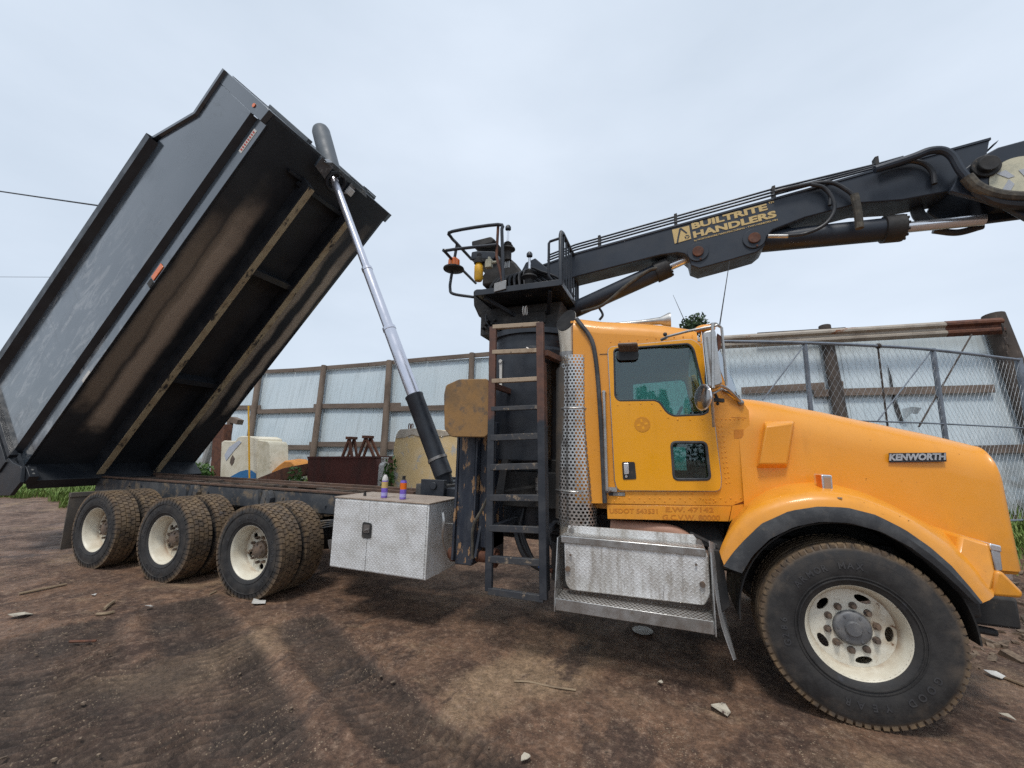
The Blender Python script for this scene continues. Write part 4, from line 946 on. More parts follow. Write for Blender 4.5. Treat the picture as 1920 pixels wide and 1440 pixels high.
lgo.prism([Q(.12, 1.0), Q(.22, 1.0), Q(.30, .72), Q(.5, .16), Q(.78, .55), Q(.84, .5), Q(.53, .02), Q(.42, .06), Q(.22, .66)], (0, -.002, 0)); 
for k in range(3):
    an = 2*PI*k/3; an2 = an+1.5; lgo.prism([Q(.78+.17*math.cos(an), .78+.17*math.sin(an)), Q(.78+.17*math.cos(an2), .78+.17*math.sin(an2)), Q(.78+.08*math.cos(an2), .78+.08*math.sin(an2)), Q(.78+.08*math.cos(an), .78+.08*math.sin(an))], (0, -.002, 0))
lgo.build('logo_mark', M['boom'], boom)
# pipes and hoses along the boom
for k in range(3):
    o = MB(); off = .052+.040*k
    pts = [V3((2.55, 1.0+.012*k, 3.95+off)), V3((2.895, 1.0+.012*k, 4.035+off)), V3((4.95, 1.0+.012*k, 4.312+off)), V3((5.86, 1.0+.012*k, 4.44+off*.6)), V3((6.05, 1.0+.012*k, 4.48+off*.5))]
    o.tube(pts, .011, 8); o.build('boom_pipe', M['boom'], boom)
for x in (3.18, 4.02, 4.97, 5.84):
    z = lerp(4.035, 4.315, (x-2.895)/2.079); o = MB(); o.obox((x, 1.03, z+.075), (.016, 0, .003), (0, .035, 0), (0, 0, .080)); o.build('pipe_clamp', M['blackmatt'], boom, bevel=.005)
def hose(L, y, r, m='hose', name='boom_hose'):
    o = MB(); o.tube(smooth([at(a, b, y=y) for a, b in L], 30), r, 10); o.build(name, M[m], boom)
hose([(1452, 360), (1475, 354), (1520, 345), (1560, 343), (1590, 358), (1604, 372)], .93, .020)
hose([(1520, 346), (1545, 352), (1562, 375), (1563, 398), (1545, 422), (1510, 438), (1478, 442)], .92, .018)
hose([(1540, 349), (1556, 365), (1556, 385)], .93, .018)
hose([(1602, 365), (1608, 395), (1612, 428)], .92, .034, 'hosedust', 'hose_sleeve')
hose([(1440, 443), (1478, 443)], .94, .02, 'alu', 'hose_fitting')
hose([(1640, 318), (1690, 302), (1716, 293), (1742, 283), (1766, 282), (1785, 293), (1800, 318), (1815, 336)], .86, .034, 'boom')
hose([(1812, 332), (1830, 350), (1860, 363), (1900, 369), (1960, 368), (2040, 355)], .84, .046, 'hosedust', 'hose_sleeve')
hose([(1830, 356), (1860, 376), (1900, 384), (1960, 384)], .86, .04, 'hose')
hose([(1650, 318), (1675, 308), (1700, 302), (1730, 306), (1748, 322), (1752, 345)], .94, .022)
hose([(1716, 378), (1722, 402), (1738, 418)], 1.2, .05)
hose([(1750, 432), (1795, 436), (1842, 424)], 1.2, .03)
hose([(1090, 585), (1130, 572), (1175, 535), (1215, 508), (1232, 503)], 1.02, .018, 'hosedust')
hose([(1122, 575), (1130, 590), (1124, 600)], 1.05, .014)

# --- cab ----------------------------------------------------------
CK, CX0, CY0 = .12, 3.3, .20
def cy(x, off=0.): return CY0+CK*(x-CX0)+off
def cp_(px, py, off=0.):
    d = ray(px, py); t = (CY0+off+CK*(CAM.x-CX0)-CAM.y)/(d.y-CK*d.x); return CAM+d*t
def cps(L, off=0.): return [cp_(a, b, off) for a, b in L]
def mir(p): return V3((p.x, 2.44-p.y, p.z))
CN = V3((CK, -1, 0)).normalized(); CT = V3((1, CK, 0)).normalized()
win = rounded(cps([(1151, 655), (1291, 645), (1300, 655), (1328, 772), (1318, 778), (1262, 780.5), (1250, 774), (1236, 755), (1227, 751), (1160, 752), (1153, 744)]), .035)
low = rounded(cps([(1258, 829), (1323, 829), (1331, 899), (1263, 899)]), .04)
XR = 3.045
roofz = [(1078, 598), (1120, 600), (1203, 603.7), (1243, 607), (1303, 616), (1345, 634)]
def zroof(x):
    P = [cp_(a, b, .07) for a, b in roofz]
    if x <= P[0].x: return P[0].z+.02
    for p, q in zip(P, P[1:]):
        if x <= q.x: return lerp(p.z, q.z, (x-p.x)/(q.x-p.x))
    return P[-1].z
RR = .15
zr = [(x, zroof(x)) for x in (XR, 3.3, 3.6, 3.85, 4.08)]
zb = cp_(1137, 946).z; fb = cp_(1372, 948)
ptop = [V3((x, cy(x), z-RR)) for x, z in zr]
wsb = cp_(1368, 738); cowl = cp_(1404, 770); bf = cp_(1414, 932); pil = cp_(1326, 640)
outl = [V3((XR, cy(XR), zb))]+ptop+[pil, wsb, cp_(1391, 751), cowl, bf, V3((fb.x, cy(fb.x), fb.z))]
cb = MB()
for f in (lambda p: p, mir):
    n_ = -CN*.03 if f(V3((0, 0, 0))).y == 0 else V3((-CN.x, CN.y, 0))*.03
    cb.plate([f(p) for p in outl], [[f(p) for p in win], [f(p) for p in low]], n_)
rvt = cb     # rivet heads belong to the skin
def rivets(L):
    for px, py in L:
        p = cp_(px, py); rvt.bm.verts.index_update(); rvt.cyl(p, p+CN*.005, .007, .004, k=6)
for k in range(13): rivets([(1347+k*1.35 if k else 1347, 800+k*9.6), (1353+k*1.35, 799+k*9.6)] if k < 12 else [])
rivets([(1345+i*8, 786) for i in range(7)]); rivets([(1144+(i*.85), 690+i*17) for i in range(14)])
rivets([(1142+i*9.5, 934+(i % 2)*6) for i in range(27)]); rivets([(1160+i*23, 926) for i in range(8)]); rivets([(1318, 936), (1324, 936), (1331, 936), (1338, 936), (1325, 942), (1331, 942), (1338, 942)])
for px in range(1145, 1300, 17): p = cp_(px, 641-(px-1145)*.075); rvt.cyl(p, p+CN*.005, .006, .004, k=6)
# rear wall with back window opening, floor, firewall, dash
cb.box((XR-.03, cy(XR)+.031, zb-.25), (XR-.002, 2.44-cy(XR)-.031, zr[0][1]-.05)); cb.box((XR, .40, zb-.06), (4.30, 2.04, zb-.02))
cab = part(cb, 'cab', M['orange'])
rf = MB(); rows = []
for x, z in zr+[(4.13, zroof(4.1)-.02)]:
    y0 = cy(x); row = []
    for k in range(7):
        a = PI/2*k/6; row.append(V3((x, y0+RR-RR*math.cos(a), z-RR+RR*math.sin(a))))
    row.append(V3((x, y0+.45, z+.035))); row.append(V3((x, 1.22, z+.06))); row += [mir(p) for p in row[-2::-1]]; rows.append(row)
r0 = [p+V3((-.03, 0, 0)) for p in rows[0]]
rv = rf.loft(rows); rf.bm.faces.new(rv[0]); rf.build('roof', M['orange'], cab, angle=50)
inn = MB(); inn.box((XR+.01, .28, zb-.015), (XR+.03, 2.16, zb+.35)); inn.box((XR+.01, .28, zr[0][1]-.40), (XR+.03, 2.16, zr[0][1]-.18)); inn.box((4.05, .40, zb), (4.33, 2.04, 2.08)); inn.box((XR+.01, .38, zb-.018), (4.3, 2.06, zb-.010)); inn.box((3.9, 1.28, 2.05), (4.2, 1.36, 2.12))
for yy in (.62, 1.82): inn.box((3.25, yy-.24, zb), (3.75, yy+.24, 1.72)); inn.obox((3.27, yy, 2.0), (.07, 0, .02), (0, .22, 0), (-.08, 0, .34)); 
inn.build('cab_interior', M['interior'], cab, bevel=.02)
sw = MB(); c_ = V3((3.92, 1.78, 2.06)); 
sw.tube([c_+V3((.10*math.sin(a), .22*math.cos(a), .20*math.sin(a))) for a in [2*PI*i/24 for i in range(25)]], .016, 8); sw.cyl(c_, c_+V3((.3, 0, -.2)), .03, k=10); sw.bar(c_-V3((0, .2, 0)), c_+V3((0, .2, 0)), .03, .02); sw.build('steering_wheel', M['interior'], cab)
# doors
dout = rounded(cps([(1140, 652), (1298, 637), (1313, 650), (1331, 722), (1337, 780), (1351, 896), (1350, 920), (1158, 919), (1153, 900)], .0), [.05, .05, .03, 0.05, .0, .0, .08, .10, .0])
for f, sg in ((lambda p: p, 1), (mir, -1)):
    n_ = CN if sg == 1 else V3((CN.x, -CN.y, 0))
    dr = MB(); dr.plate([f(p)+n_*.001 for p in dout], [[f(p)+n_*.001 for p in win], [f(p)+n_*.001 for p in low]], n_*.020)
    if sg == 1:
        for px, py in [(1158, 760), (1180, 758), (1201, 757), (1222, 757), (1238, 769), (1252, 783), (1270, 787), (1293, 787), (1316, 786)]:
            p = cp_(px, py)+CN*.0205; dr.cyl(p, p+CN*.004, .007, k=6)
    dr.build('door', M['orange_door'], cab, bevel=.006)
    tr_ = MB(); tr_.tube([f(p)+n_*.006 for p in dout]+[f(dout[0])+n_*.006], .009, 6); tr_.build('door_seal', M['alu'], cab)
    for hole, nm in ((win, 'side_window'), (low, 'lower_window')):
        g_ = MB(); g_.prism([f(p)-n_*.012 for p in hole], -n_*.005); g_.build(nm, M['glass'], cab, flat=True)
    c0 = sum(win, V3((0, 0, 0)))/len(win)
    t_ = MB(); t_.tube([f(p)+n_*.014 for p in win]+[f(win[0])+n_*.014], .010, 6); t_.build('window_seal', M['rubber'], cab)
    t_ = MB(); t_.tube([f(p)+n_*.016 for p in low]+[f(low[0])+n_*.016], .013, 6); t_.build('window_seal', M['rubber'], cab)
NB = CN*.0225
hd_ = MB(); hr_ = rounded([p+NB for p in cps([(1166, 866), (1190, 866), (1193, 898), (1168, 899)])], .015); hd_.prism(hr_, CN*.003); hd_.build('handle_recess', M['blackmatt'], cab)
hd_ = MB(); hr_ = rounded([p+NB+CN*.003 for p in cps([(1169, 868), (1178, 868), (1179, 888), (1170, 889)])], .006); hd_.prism(hr_, CN*.02); hd_.cyl(cp_(1174, 893)+NB+CN*.003, cp_(1174, 893)+NB+CN*.010, .012, k=12); hd_.build('door_handle', M['chrome'], cab, bevel=.004)
gh = MB(); a, b = cp_(1132, 735, -.06), cp_(1138, 920, -.06); gh.cyl(a, b, .014, k=12); gh.cyl(a, a-CN*-.0+V3((0, .06, 0)), .016, k=10); gh.cyl(b, b+V3((.03, .06, .01)), .02, k=10); gh.obox(b+V3((.03, .04, .01)), CT*.05, (0, .012, 0), (0, 0, .018)); gh.build('grab_handle', M['alu'], cab)
# corner trim strip with a curl over the roof edge
ts = MB(); pts = [cp_(1081, 598, -.0), cp_(1092, 612, -.016), cp_(1104, 628, -.016), cp_(1113, 650, -.016), cp_(1120, 700, -.016), cp_(1127, 800, -.016), cp_(1134, 943, -.016)]; ts.tube(smooth(pts, 30), .021, 8); ts.build('corner_trim', M['rubber'], cab)
ts = MB(); ts.bar(cp_(1124, 664, -.003), cp_(1140, 663.5, -.003), .004, .004); ts.build('panel_seam', M['blackmatt'], cab)
sk = MB(); P = cps([(1138, 947), (1372, 949.5), (1366, 978), (1139, 973)], -.004); sk.prism(P, (0, .03, 0)); 
skirt = sk.build('sill_panel', M['orange'], cab, bevel=.003)
sk = MB(); sk.prism(cps([(1373.2, 948), (1408, 944), (1396, 962), (1367.2, 978)], -.003), (0, .02, 0)); sk.build('sill_panel', M['orange'], cab)
ln = MB(); ln.prism(cps([(1137, 945.4), (1374, 947.4), (1374, 948.5), (1137, 946.5)], -.0015), (0, -.001, 0)); ln.prism(cps([(1371, 782), (1400, 783), (1400, 783.9), (1371, 782.9)], -.001), (0, -.001, 0)); ln.build('panel_seam', M['orange_dark'], cab)
# worn lettering, faded emblem, dealer plate
def surf_text(parent, s, px, py, w_px, h_px, mat, off, name='lettering', bold=.02):
    global ux, uy
    o = cp_(px, py)+CN*off; e = cp_(px+w_px, py+.01*w_px)+CN*off; tp_ = cp_(px, py-h_px)+CN*off
    ux, uy = (e-o).normalized(), (tp_-o).normalized(); m = MB(); fit_text(m, s, o, (e-o).length, (tp_-o).length, bold); m.build(name, mat, parent)
surf_text(cab, 'USDOT 543531', 1143, 962, 90, 9, M['orange_dark'], .0045); surf_text(cab, 'E.W. 47142', 1248, 959.5, 90, 9, M['orange_dark'], .0045); surf_text(cab, 'G.C.V.W. 80000', 1242, 974.5, 108, 10, M['orange_dark'], .0045)
em = MB(); c0 = cp_(1204, 796)+NB; em.cyl(c0, c0+CN*.0012, .066, k=32); em.build('faded_emblem', weathered('worn_emblem', (.62, .25, .012), (.70, .28, .01), .5, bump=0), cab)
em = MB(); c1_ = c0+CN*.0014
for k in range(4):
    a = PI/2*k+.2; u_ = CT*math.cos(a)+V3((0, 0, 1))*math.sin(a); v_ = -CT*math.sin(a)+V3((0, 0, 1))*math.cos(a); em.obox(c1_+u_*.032, u_*.014, v_*.009, CN*.0008)
em.build('emblem_mark', M['orange_door'], cab)
pt_ = MB(); pt_.prism(cps([(1376, 806), (1394, 805), (1394.5, 822), (1376.5, 822)], -.001), (0, -.001, 0)); pt_.build('paint_patch', M['orange_dark'], cab)
dp = MB(); dp.prism(cps([(1141, 922.5), (1172, 923), (1172.5, 930), (1141.5, 929.5)], -.002), (0, -.002, 0)); dp.build('dealer_plate', M['black'], cab)
surf_text(cab, 'WISCONSIN', 1150, 926, 21, 2.6, M['white'], .0045, 'plate_lettering'); surf_text(cab, 'KENWORTH', 1150, 929.2, 21, 2.6, M['white'], .0045, 'plate_lettering')
# small round visor mirror over the door
vm = MB(); vm.obox(cp_(1178, 652, -.08), CT*.085, (0, .07, -.02), (0, 0, .014)); vm.build('door_light_hood', weathered('brown_hood', (.20, .15, .12), (.15, .11, .09), .5, .3), cab, bevel=.012)
vm = MB(); vm.prism(rounded(cps([(1155, 659), (1198, 657), (1197, 675), (1157, 676)], -.03), .05), (0, -.008, 0)); vm.build('look_down_mirror', M['interior'], cab)
# windscreen, A pillars, sun visor, marker lamps, roof gear
ws = MB(); bl_ = wsb+V3((0, .02, 0)); b2 = at(1384, 744, y=.55); b3 = at(1389, 748, y=.82); b4 = V3((b3.x+.05, 1.22, b3.z)); fb_ = b4
tl = at(1331, 640, y=.42); t2 = at(1341, 634, y=.62); t3 = V3((t2.x+.04, .85, t2.z+.02)); t4 = V3((t2.x+.06, 1.22, t2.z+.03))
ws.loft([[bl_, b2, b3, b4, mir(b3), mir(b2), mir(bl_)], [tl, t2, t3, t4, mir(t3), mir(t2), mir(tl)]]); ws.shell(.006); ws.build('windscreen', M['glass_w'], cab, flat=True)
ap = MB()
for f in (lambda p: p, mir): ap.bar(f(wsb+V3((-.035, .03, 0))), f(pil+V3((-.03, .035, .02))), .028, .05)
ap.build('windscreen_pillar', M['orange'], cab, bevel=.008)
cw = MB(); cw.loft([[bl_, b2, b3, b4, mir(b3), mir(b2), mir(bl_)], [cowl+V3((.0, .02, -.02)), V3((cowl.x+.03, .55, cowl.z)), V3((cowl.x+.04, .82, cowl.z)), V3((cowl.x+.05, 1.22, cowl.z)), V3((cowl.x+.04, 1.62, cowl.z)), V3((cowl.x+.03, 1.89, cowl.z)), mir(cowl+V3((.0, .02, -.02)))]]); cw.box((cowl.x-.35, cy(4.3)+.04, zb), (cowl.x-.02, 2.44-cy(4.3)-.04, cowl.z-.03)); cw.build('cowl', M['orange'], cab)
wp = MB(); a = cp_(1352, 728, -.01); b = cp_(1372, 738, -.03); c_ = cp_(1388, 752, -.02); wp.tube(smooth([a, b, c_], 10), [.02]*11 if False else .016, 6); wp.ball(cp_(1389, 755, -.01), .026, 10); wp.build('wiper_arm', M['steel'], cab)
rm = MB(); z0 = zroof(3.4)
hn = at(1258, 600, y=.75); hs_ = at(1150, 598, y=.75)
rm.steps(V3((hn.x-.02, .75, hn.z+.0)), (-1, 0, 0), [(-.02, .075), (0, .075), (.08, .04), (.25, .026), (.66, .022), (.70, .05), (.72, .05)], 16); rm.build('air_horn', M['alu'], cab)
cl_ = MB(); p = at(1322, 613, y=.65); cl_.ball(p+V3((0, 0, -.02)), .07, 14, (1.3, .8, .6)); cl_.build('roof_marker', M['orange'], cab)
an = MB(); an.cyl(at(1349, 612, y=.30), at(1368, 489, y=.30), .0065, .003, k=6); an.build('antenna', M['rubber'], cab)
an = MB(); an.cyl(at(1283, 600, y=1.9), at(1262, 553, y=1.9), .005, .002, k=6); an.build('antenna', M['rubber'], cab)
# mirrors
mrY = -.02
def mp_(px, py, y=mrY): return at(px, py, y=y)
mr = MB(); P = rounded([mp_(1317, 622), mp_(1341, 616), mp_(1355, 721), mp_(1328, 727)], .03); mr.prism(P, (0, .20, 0)); mirr = part(mr, 'wing_mirror', M['alu'], bevel=.012)
o = MB(); o.prism([mp_(1324, 632, mrY-.003), mp_(1327, 632, mrY-.003), mp_(1337, 715, mrY-.003), mp_(1334, 715, mrY-.003)], (0, -.004, 0)); o.build('housing_rib', M['steel'], mirr)
o = MB(); g0 = [mp_(1317, 622, .0)+V3((-.004, .0, 0)), mp_(1328, 727, .0)+V3((-.004, 0, 0))]; o.prism([g0[0], g0[1], g0[1]+V3((0, .17, 0)), g0[0]+V3((0, .17, 0))], (-.003, 0, 0)); o.build('mirror_glass', M['mirror'], mirr)
o = MB()
o.tube([mp_(1337, 727, -.03), mp_(1336, 606, -.03), mp_(1342, 607, .06), mp_(1351, 613, .2)], .012, 8)
o.tube([mp_(1353, 614, .1), mp_(1358, 670, .1), mp_(1362, 722, .1)], .011, 8)
o.tube([mp_(1248, 632, .1), mp_(1290, 621, .02), mp_(1345, 610, .0)], .011, 8); o.tube([mp_(1240, 637, .16), mp_(1250, 633, .12)], .014, 8)
o.tube(smooth([mp_(1336, 727, -.0), mp_(1345, 722, .05), mp_(1365, 730, .15), mp_(1388, 752, .26)], 14), .013, 8); o.tube([mp_(1336, 738, 0), mp_(1360, 727, .2)], .010, 8)
o.tube([mp_(1334, 735, .0), mp_(1338, 800, .16)], .012, 8)
o.build('mirror_bracket', M['alu'], mirr)
o = MB(); p = mp_(1247, 627, .1); o.ball(p, .018, 10); o.build('bracket_knob', M['blackmatt'], mirr)
o = MB(); o.prism([mp_(1345, 625, .08), mp_(1352, 630, .08), mp_(1352, 650, .08), mp_(1346, 660, .08)], (0, .05, 0)); o.build('amber_reflector', M['rust'], mirr)
cvx = MB(); c_ = mp_(1318, 745, -.06); nn = V3((-.86, -.50, .05)).normalized(); cvx.steps(c_, nn, [(-.05, .02), (-.03, .07), (-.008, .102), (.0, .105), (.006, .102), (.0062, .085)], 28); cvx.build('convex_housing', M['chrome'], mirr)
cvx = MB(); cvx.steps(c_+nn*.004, nn, [(.0, .10), (.008, .085), (.014, .05), (.016, .01)], 28); cvx.build('convex_glass', weathered('dusty_mirror', (.42, .42, .42), (.34, .33, .32), .18, .9, bump=0), mirr)
o = MB(); p = mp_(1345, 748, .14); o.obox(p+V3((.0, 0, -.01)), (.05, .01, -.004), (0, .03, 0), (0, 0, .014)); o.tube([p+V3((-.02, 0, .06)), p], .012, 6); o.ball(p+V3((0, 0, -.04)), .014, 8); o.build('mirror_foot', M['blackmatt'], mirr)

# --- hood and fenders ---------------------------------------------
HX0 = 4.41
def hy(x): return lerp(.335, .50, sm(HX0, 5.95, x)*.6+.4*(x-HX0)/1.57)
# shoulder silhouette from the photograph
sil = [(1404, 748), (1450, 755), (1500, 765), (1550, 774), (1600, 785), (1650, 795), (1700, 806), (1750, 816), (1800, 828), (1835, 837), (1855, 846)]
SP = []
for px, py in sil:
    y = .52
    for _ in range(4):
        p = at(px, py, y=y); y = hy(p.x)+.15
    SP.append(p)
def hz(x):
    if x <= SP[0].x: return SP[0].z
    for p, q in zip(SP, SP[1:]):
        if x <= q.x: return lerp(p.z, q.z, (x-p.x)/(q.x-p.x))
    return SP[-1].z
XF = SP[-1].x-.065
def hsec(x, zt, yb, zbot, rr):
    row = [V3((x, yb-.03, zbot)), V3((x, yb-.012, lerp(zbot, zt, .4))), V3((x, yb, zt-rr*1.25))]
    for k in range(1, 8):
        a = PI/2*k/8; row.append(V3((x, yb+rr*1.1*(1-math.cos(a)), zt-rr*1.25*(1-math.sin(a)))))
    row += [V3((x, yb+rr*1.1+.12, zt+.012)), V3((x, 1.22, zt+.03))]
    return row+[mir(p) for p in row[-2::-1]]
ho = MB(); rows = []
NXH = 22
fe = at(1903, 1060, y=.55)
for i in range(NXH+1):
    x = lerp(HX0, XF, i/NXH); rows.append(hsec(x, hz(x)+.012, hy(x), lerp(1.24, .95, sm(5.45, 5.95, x)), .24))
# rounded nose falling to the grille
nz_ = [(.018, -.010), (.032, -.03), (.044, -.07), (.052, -.14), (.056, -.30)]
for dx, dz in nz_:
    rows.append(hsec(XF+dx, hz(XF)+.012+dz, hy(XF)+dx*dx*14, .95, .22-dx))
rv = ho.loft(rows); ho.bm.faces.new(rv[-1][::-1])
hood = part(ho, 'hood', M['orange'], angle=60)
gr = MB(); gr.box((XF+.0, hy(XF)+.12, .85), (XF+.075, 2.44-hy(XF)-.12, hz(XF)-.32)); gr.build('grille', M['chrome'], hood, bevel=.02)
gp = MB(); gp.box((HX0-.055, hy(HX0)+.05, 1.2), (HX0-.01, 2.44-hy(HX0)-.05, hz(HX0)-.06)); gp.build('hood_gap_seal', M['rubber'], hood)
def hp_(px, py, off=0.):       # point on the hood's side
    y = .4
    for _ in range(6):
        p = at(px, py, y=y+off); y = hy(p.x)-.012
    return p
ai = MB(); O_ = [hp_(1434, 789), hp_(1492, 788), hp_(1477, 880), hp_(1417, 880)]; I_ = [hp_(1436, 800, -.07), hp_(1487, 793, -.05), hp_(1476, 870, -.06), hp_(1424, 870, -.075)]
v0 = [ai.bm.verts.new(p+V3((0, .02, 0))) for p in O_]; v1 = [ai.bm.verts.new(p) for p in I_]; ai.bridge(v0, v1); ai.bm.faces.new(v1); ai.bm.faces.new(v0[::-1]); ai.build('air_intake', M['orange'], hood, bevel=.012, seg=3)
ux_ = None
def badge():
    global ux, uy
    o = hp_(1667, 864, -.012); e = hp_(1773, 862.5, -.012); tp_ = hp_(1668, 851, -.012)
    m = MB(); m.prism([hp_(1666, 849.5, -.002), hp_(1773, 848.5, -.002), hp_(1774, 865.5, -.002), hp_(1667, 867, -.002)], (0, -.006, 0)); m.build('badge_plate', M['black'], hood)
    ux, uy = (e-o).normalized(), (tp_-o).normalized(); m = MB(); fit_text(m, 'KENWORTH', o, (e-o).length, (tp_-o).length, .05); m.build('name_badge', M['badge'], hood)
badge()
ts = MB(); c_ = hp_(1548, 906, -.03); 
ts.prism([hp_(1533, 890, -.22), hp_(1540, 890.5, -.25), hp_(1543, 923, -.25), hp_(1537, 920, -.22)], (0, .06, 0)); ts.build('turn_signal_lens', M['lens_o'], hood, bevel=.004)
ts = MB(); ts.prism(rounded([hp_(1540, 890, -.25), hp_(1560, 891, -.25), hp_(1563, 924, -.25), hp_(1543, 924, -.25)], .01), (0, .18, 0)); ts.build('turn_signal_housing', M['chrome'], hood, bevel=.006)
ts = MB(); ts.prism([hp_(1545, 895, -.254), hp_(1557, 895.5, -.254), hp_(1559, 919, -.254), hp_(1547, 919, -.254)], (0, .003, 0)); ts.build('turn_signal_face', weathered('faded_amber_lens', (.42, .27, .17), (.36, .24, .16), .3, bump=0), hood)

r7 = lambda L: [(1320+a/2.057, 700+b/2.057) for a, b in L]
L0 = r7([(75, 742), (112, 690), (150, 648), (220, 580), (330, 530), (440, 513), (550, 517), (660, 545), (770, 600), (870, 670), (950, 740), (1020, 820), (1070, 882)])
L1 = r7([(66, 690), (85, 645), (110, 605), (150, 560), (220, 517), (300, 490), (400, 472), (500, 472), (600, 490), (700, 527), (800, 575), (880, 630), (960, 694), (1020, 752), (1075, 825), (1109, 862)])
L2 = r7([(120, 560), (165, 510), (205, 478), (260, 447), (340, 428), (430, 424), (520, 438), (600, 462), (690, 502), (780, 552), (870, 592), (1000, 628), (1105, 662)])
LT = r7([(146, 770), (186, 703), (254, 637), (348, 591), (448, 571), (560, 576), (682, 610), (794, 669), (888, 740), (968, 812), (1044, 886)])
NF = 40
a0 = resample(ats(L0, y=-.055), NF); a1 = resample(ats(L1, y=-.02), NF); a2 = resample([hp_(a, b, .015) for a, b in L2], NF)
def fender(f, nm):
    rows = []
    for i in range(NF):
        p, q, r = a0[i], a1[i], a2[i]; m1 = q.lerp(r, .35)+V3((0, -.02, .012)); m2 = q.lerp(r, .7)+V3((0, -.02, .018))
        rows.append([f(v) for v in (p+V3((0, .05, -.012)), p, p.lerp(q, .5)+V3((0, -.008, .0)), q, q.lerp(r, .15)+V3((0, -.004, .012)), m1, m2, r, r+V3((0, .10, -.02)))])
    m = MB(); m.loft(rows); m.shell(.012); return part(m, nm, M['orange'], angle=60)
fen = fender(lambda p: p, 'fender'); fen2 = fender(mir, 'fender')
tt = resample(ats(LT, y=-.07), NF); t0 = resample(ats(L0[0:1]+L0[1:], y=-.065), NF)
tm = MB(); rows = []
for i in range(NF): rows.append([t0[i]+V3((0, .02, 0)), t0[i]+V3((0, -.012, 0)), t0[i].lerp(tt[i], .5)+V3((0, -.022, 0)), tt[i]+V3((0, -.008, 0)), tt[i]+V3((0, .12, 0))])
tm.loft(rows); tm.shell(.012); tm.build('flare_trim', M['rubber'], fen)
wl = MB(); rows = []     # wheel well
for i in range(NF):
    a = PI*1.02*(1-i/(NF-1))+.0; x = 4.965+.66*math.cos(a); z = .565+.68*math.sin(a); rows.append([V3((x, .05, z)), V3((x, .79, z))])
wl.loft(rows); wl.shell(.01); wl.build('wheel_well', M['blackmatt'], fen)
for L in ([(1676, 961), (1690, 964), (1688, 968), (1678, 966)], [(1692, 966), (1706, 970), (1714, 976), (1704, 976), (1695, 971)], [(1570, 932), (1580, 933), (1579, 935), (1571, 935)], [(1618, 939), (1632, 941), (1630, 944), (1620, 942)]):
    o = MB(); P_ = []
    for px, py in L:
        q = min((lerp_ for k in range(NF-1) for lerp_ in (a1[k].lerp(a1[k+1], .5), a1[k].lerp(a0[k], .4), a1[k].lerp(a2[k], .25))), key=lambda v: (v-CAM).normalized().cross(ray(px, py).normalized()).length)
        P_.append(at(px, py, y=q.y-.026))
    o.prism(P_, (0, .002, 0)); o.build('paint_chip', M['hub'], fen)
hl0 = [at(1857, 1020, y=.02), at(1875, 1024, y=.04), at(1881, 1070, y=.04), at(1868, 1073, y=.02)]
lm = MB(); lm.prism(hl0, (0.0, .35, 0)); lm.build('headlight', M['lamp'], fen, bevel=.008)
lm = MB(); lm.prism([hl0[0]+V3((-.005, -.004, .004)), hl0[1]+V3((.004, -.004, .002)), hl0[1].lerp(hl0[2], .25)+V3((.004, -.004, 0)), hl0[0].lerp(hl0[3], .22)+V3((-.005, -.004, 0))], (0, .36, 0)); lm.build('headlight_bezel', M['chrome'], fen, bevel=.006)
fz = MB()     # box behind the lamp and the lower nose of the fender
P_ = [a1[-1]+V3((0, 0, 0)), at(1868, 1073, y=.02), at(1857, 1020, y=.02), at(1800, 1003, y=.12), at(1790, 1060, y=.0)]
fz.prism(P_, (0, .42, 0)); fz.build('lamp_box', M['orange'], fen, bevel=.02, seg=3)
fz = MB(); P_ = [at(1859, 1118, y=-.0), at(1866, 1072, y=-.0), at(1880, 1071, y=.0), at(1921, 1112, y=.0), at(1918, 1123, y=.0)]; fz.prism(P_, (0, .55, 0)); fz.build('fender_nose', M['orange'], fen, bevel=.02, seg=3)
hs_ = MB(); hs_.prism([V3((XF-.3, hy(XF)-.02, .955)), V3((XF+.056, hy(XF)+.02, .955)), V3((XF+.045, hy(XF)+.03, .92)), V3((XF-.3, hy(XF)+.0, .90))], (0, 1.4, 0)); hs_.build('hood_lower', M['orange'], hood)
bp2 = MB(); bp2.box((5.70, .36, .60), (6.0, 2.08, .80)); bp2.box((5.45, .40, .52), (5.72, 2.0, .70)); bp2.cyl((5.6, .36, .62), (5.6, .30, .62), .06, k=14); bp2.bar((5.2, .38, .62), (5.9, .42, .55), .05, .05); bp2.box((5.4, .3, .66), (5.78, 2.1, .82)); 
part(bp2, 'front_bumper', M['blackmatt'], bevel=.02)
sus = MB()
for yy in (.55, 1.89):
    for k in range(5): sus.tube(smooth([(4.2+.06*k, yy, .78-.025*k), (4.96, yy, .68-.02*k), (5.7-.06*k, yy, .80-.025*k)], 12), .02, 4)
sus.cyl((4.9, .62, .62), (4.55, .72, .95), .035, k=10); sus.box((4.55, .45, .95), (5.4, .78, 1.05)); sus.box((4.2, .80, .7), (5.5, 1.64, 1.3)); part(sus, 'front_suspension', M['blackmatt'])
eng = MB(); eng.box((4.3, .62, .80), (5.7, 1.82, 1.7)); part(eng, 'engine', M['blackmatt'], bevel=.03)
mk_ = MB(); mk_.prism([(4.14, .05, .99), (4.20, .05, .99), (4.24, .05, .60), (4.18, .05, .55)], (0, .25, 0)); part(mk_, 'guard_mount', M['blackmatt'], bevel=.005)
ch_ = MB(); ch_.prism([(3.62, .50, 1.15), (4.2, .55, 1.15), (4.26, .42, 1.0), (4.22, .35, .95), (3.6, .5, .95)], (0, .2, 0)); part(ch_, 'under_cab_pipe_guard', M['blackmatt'])
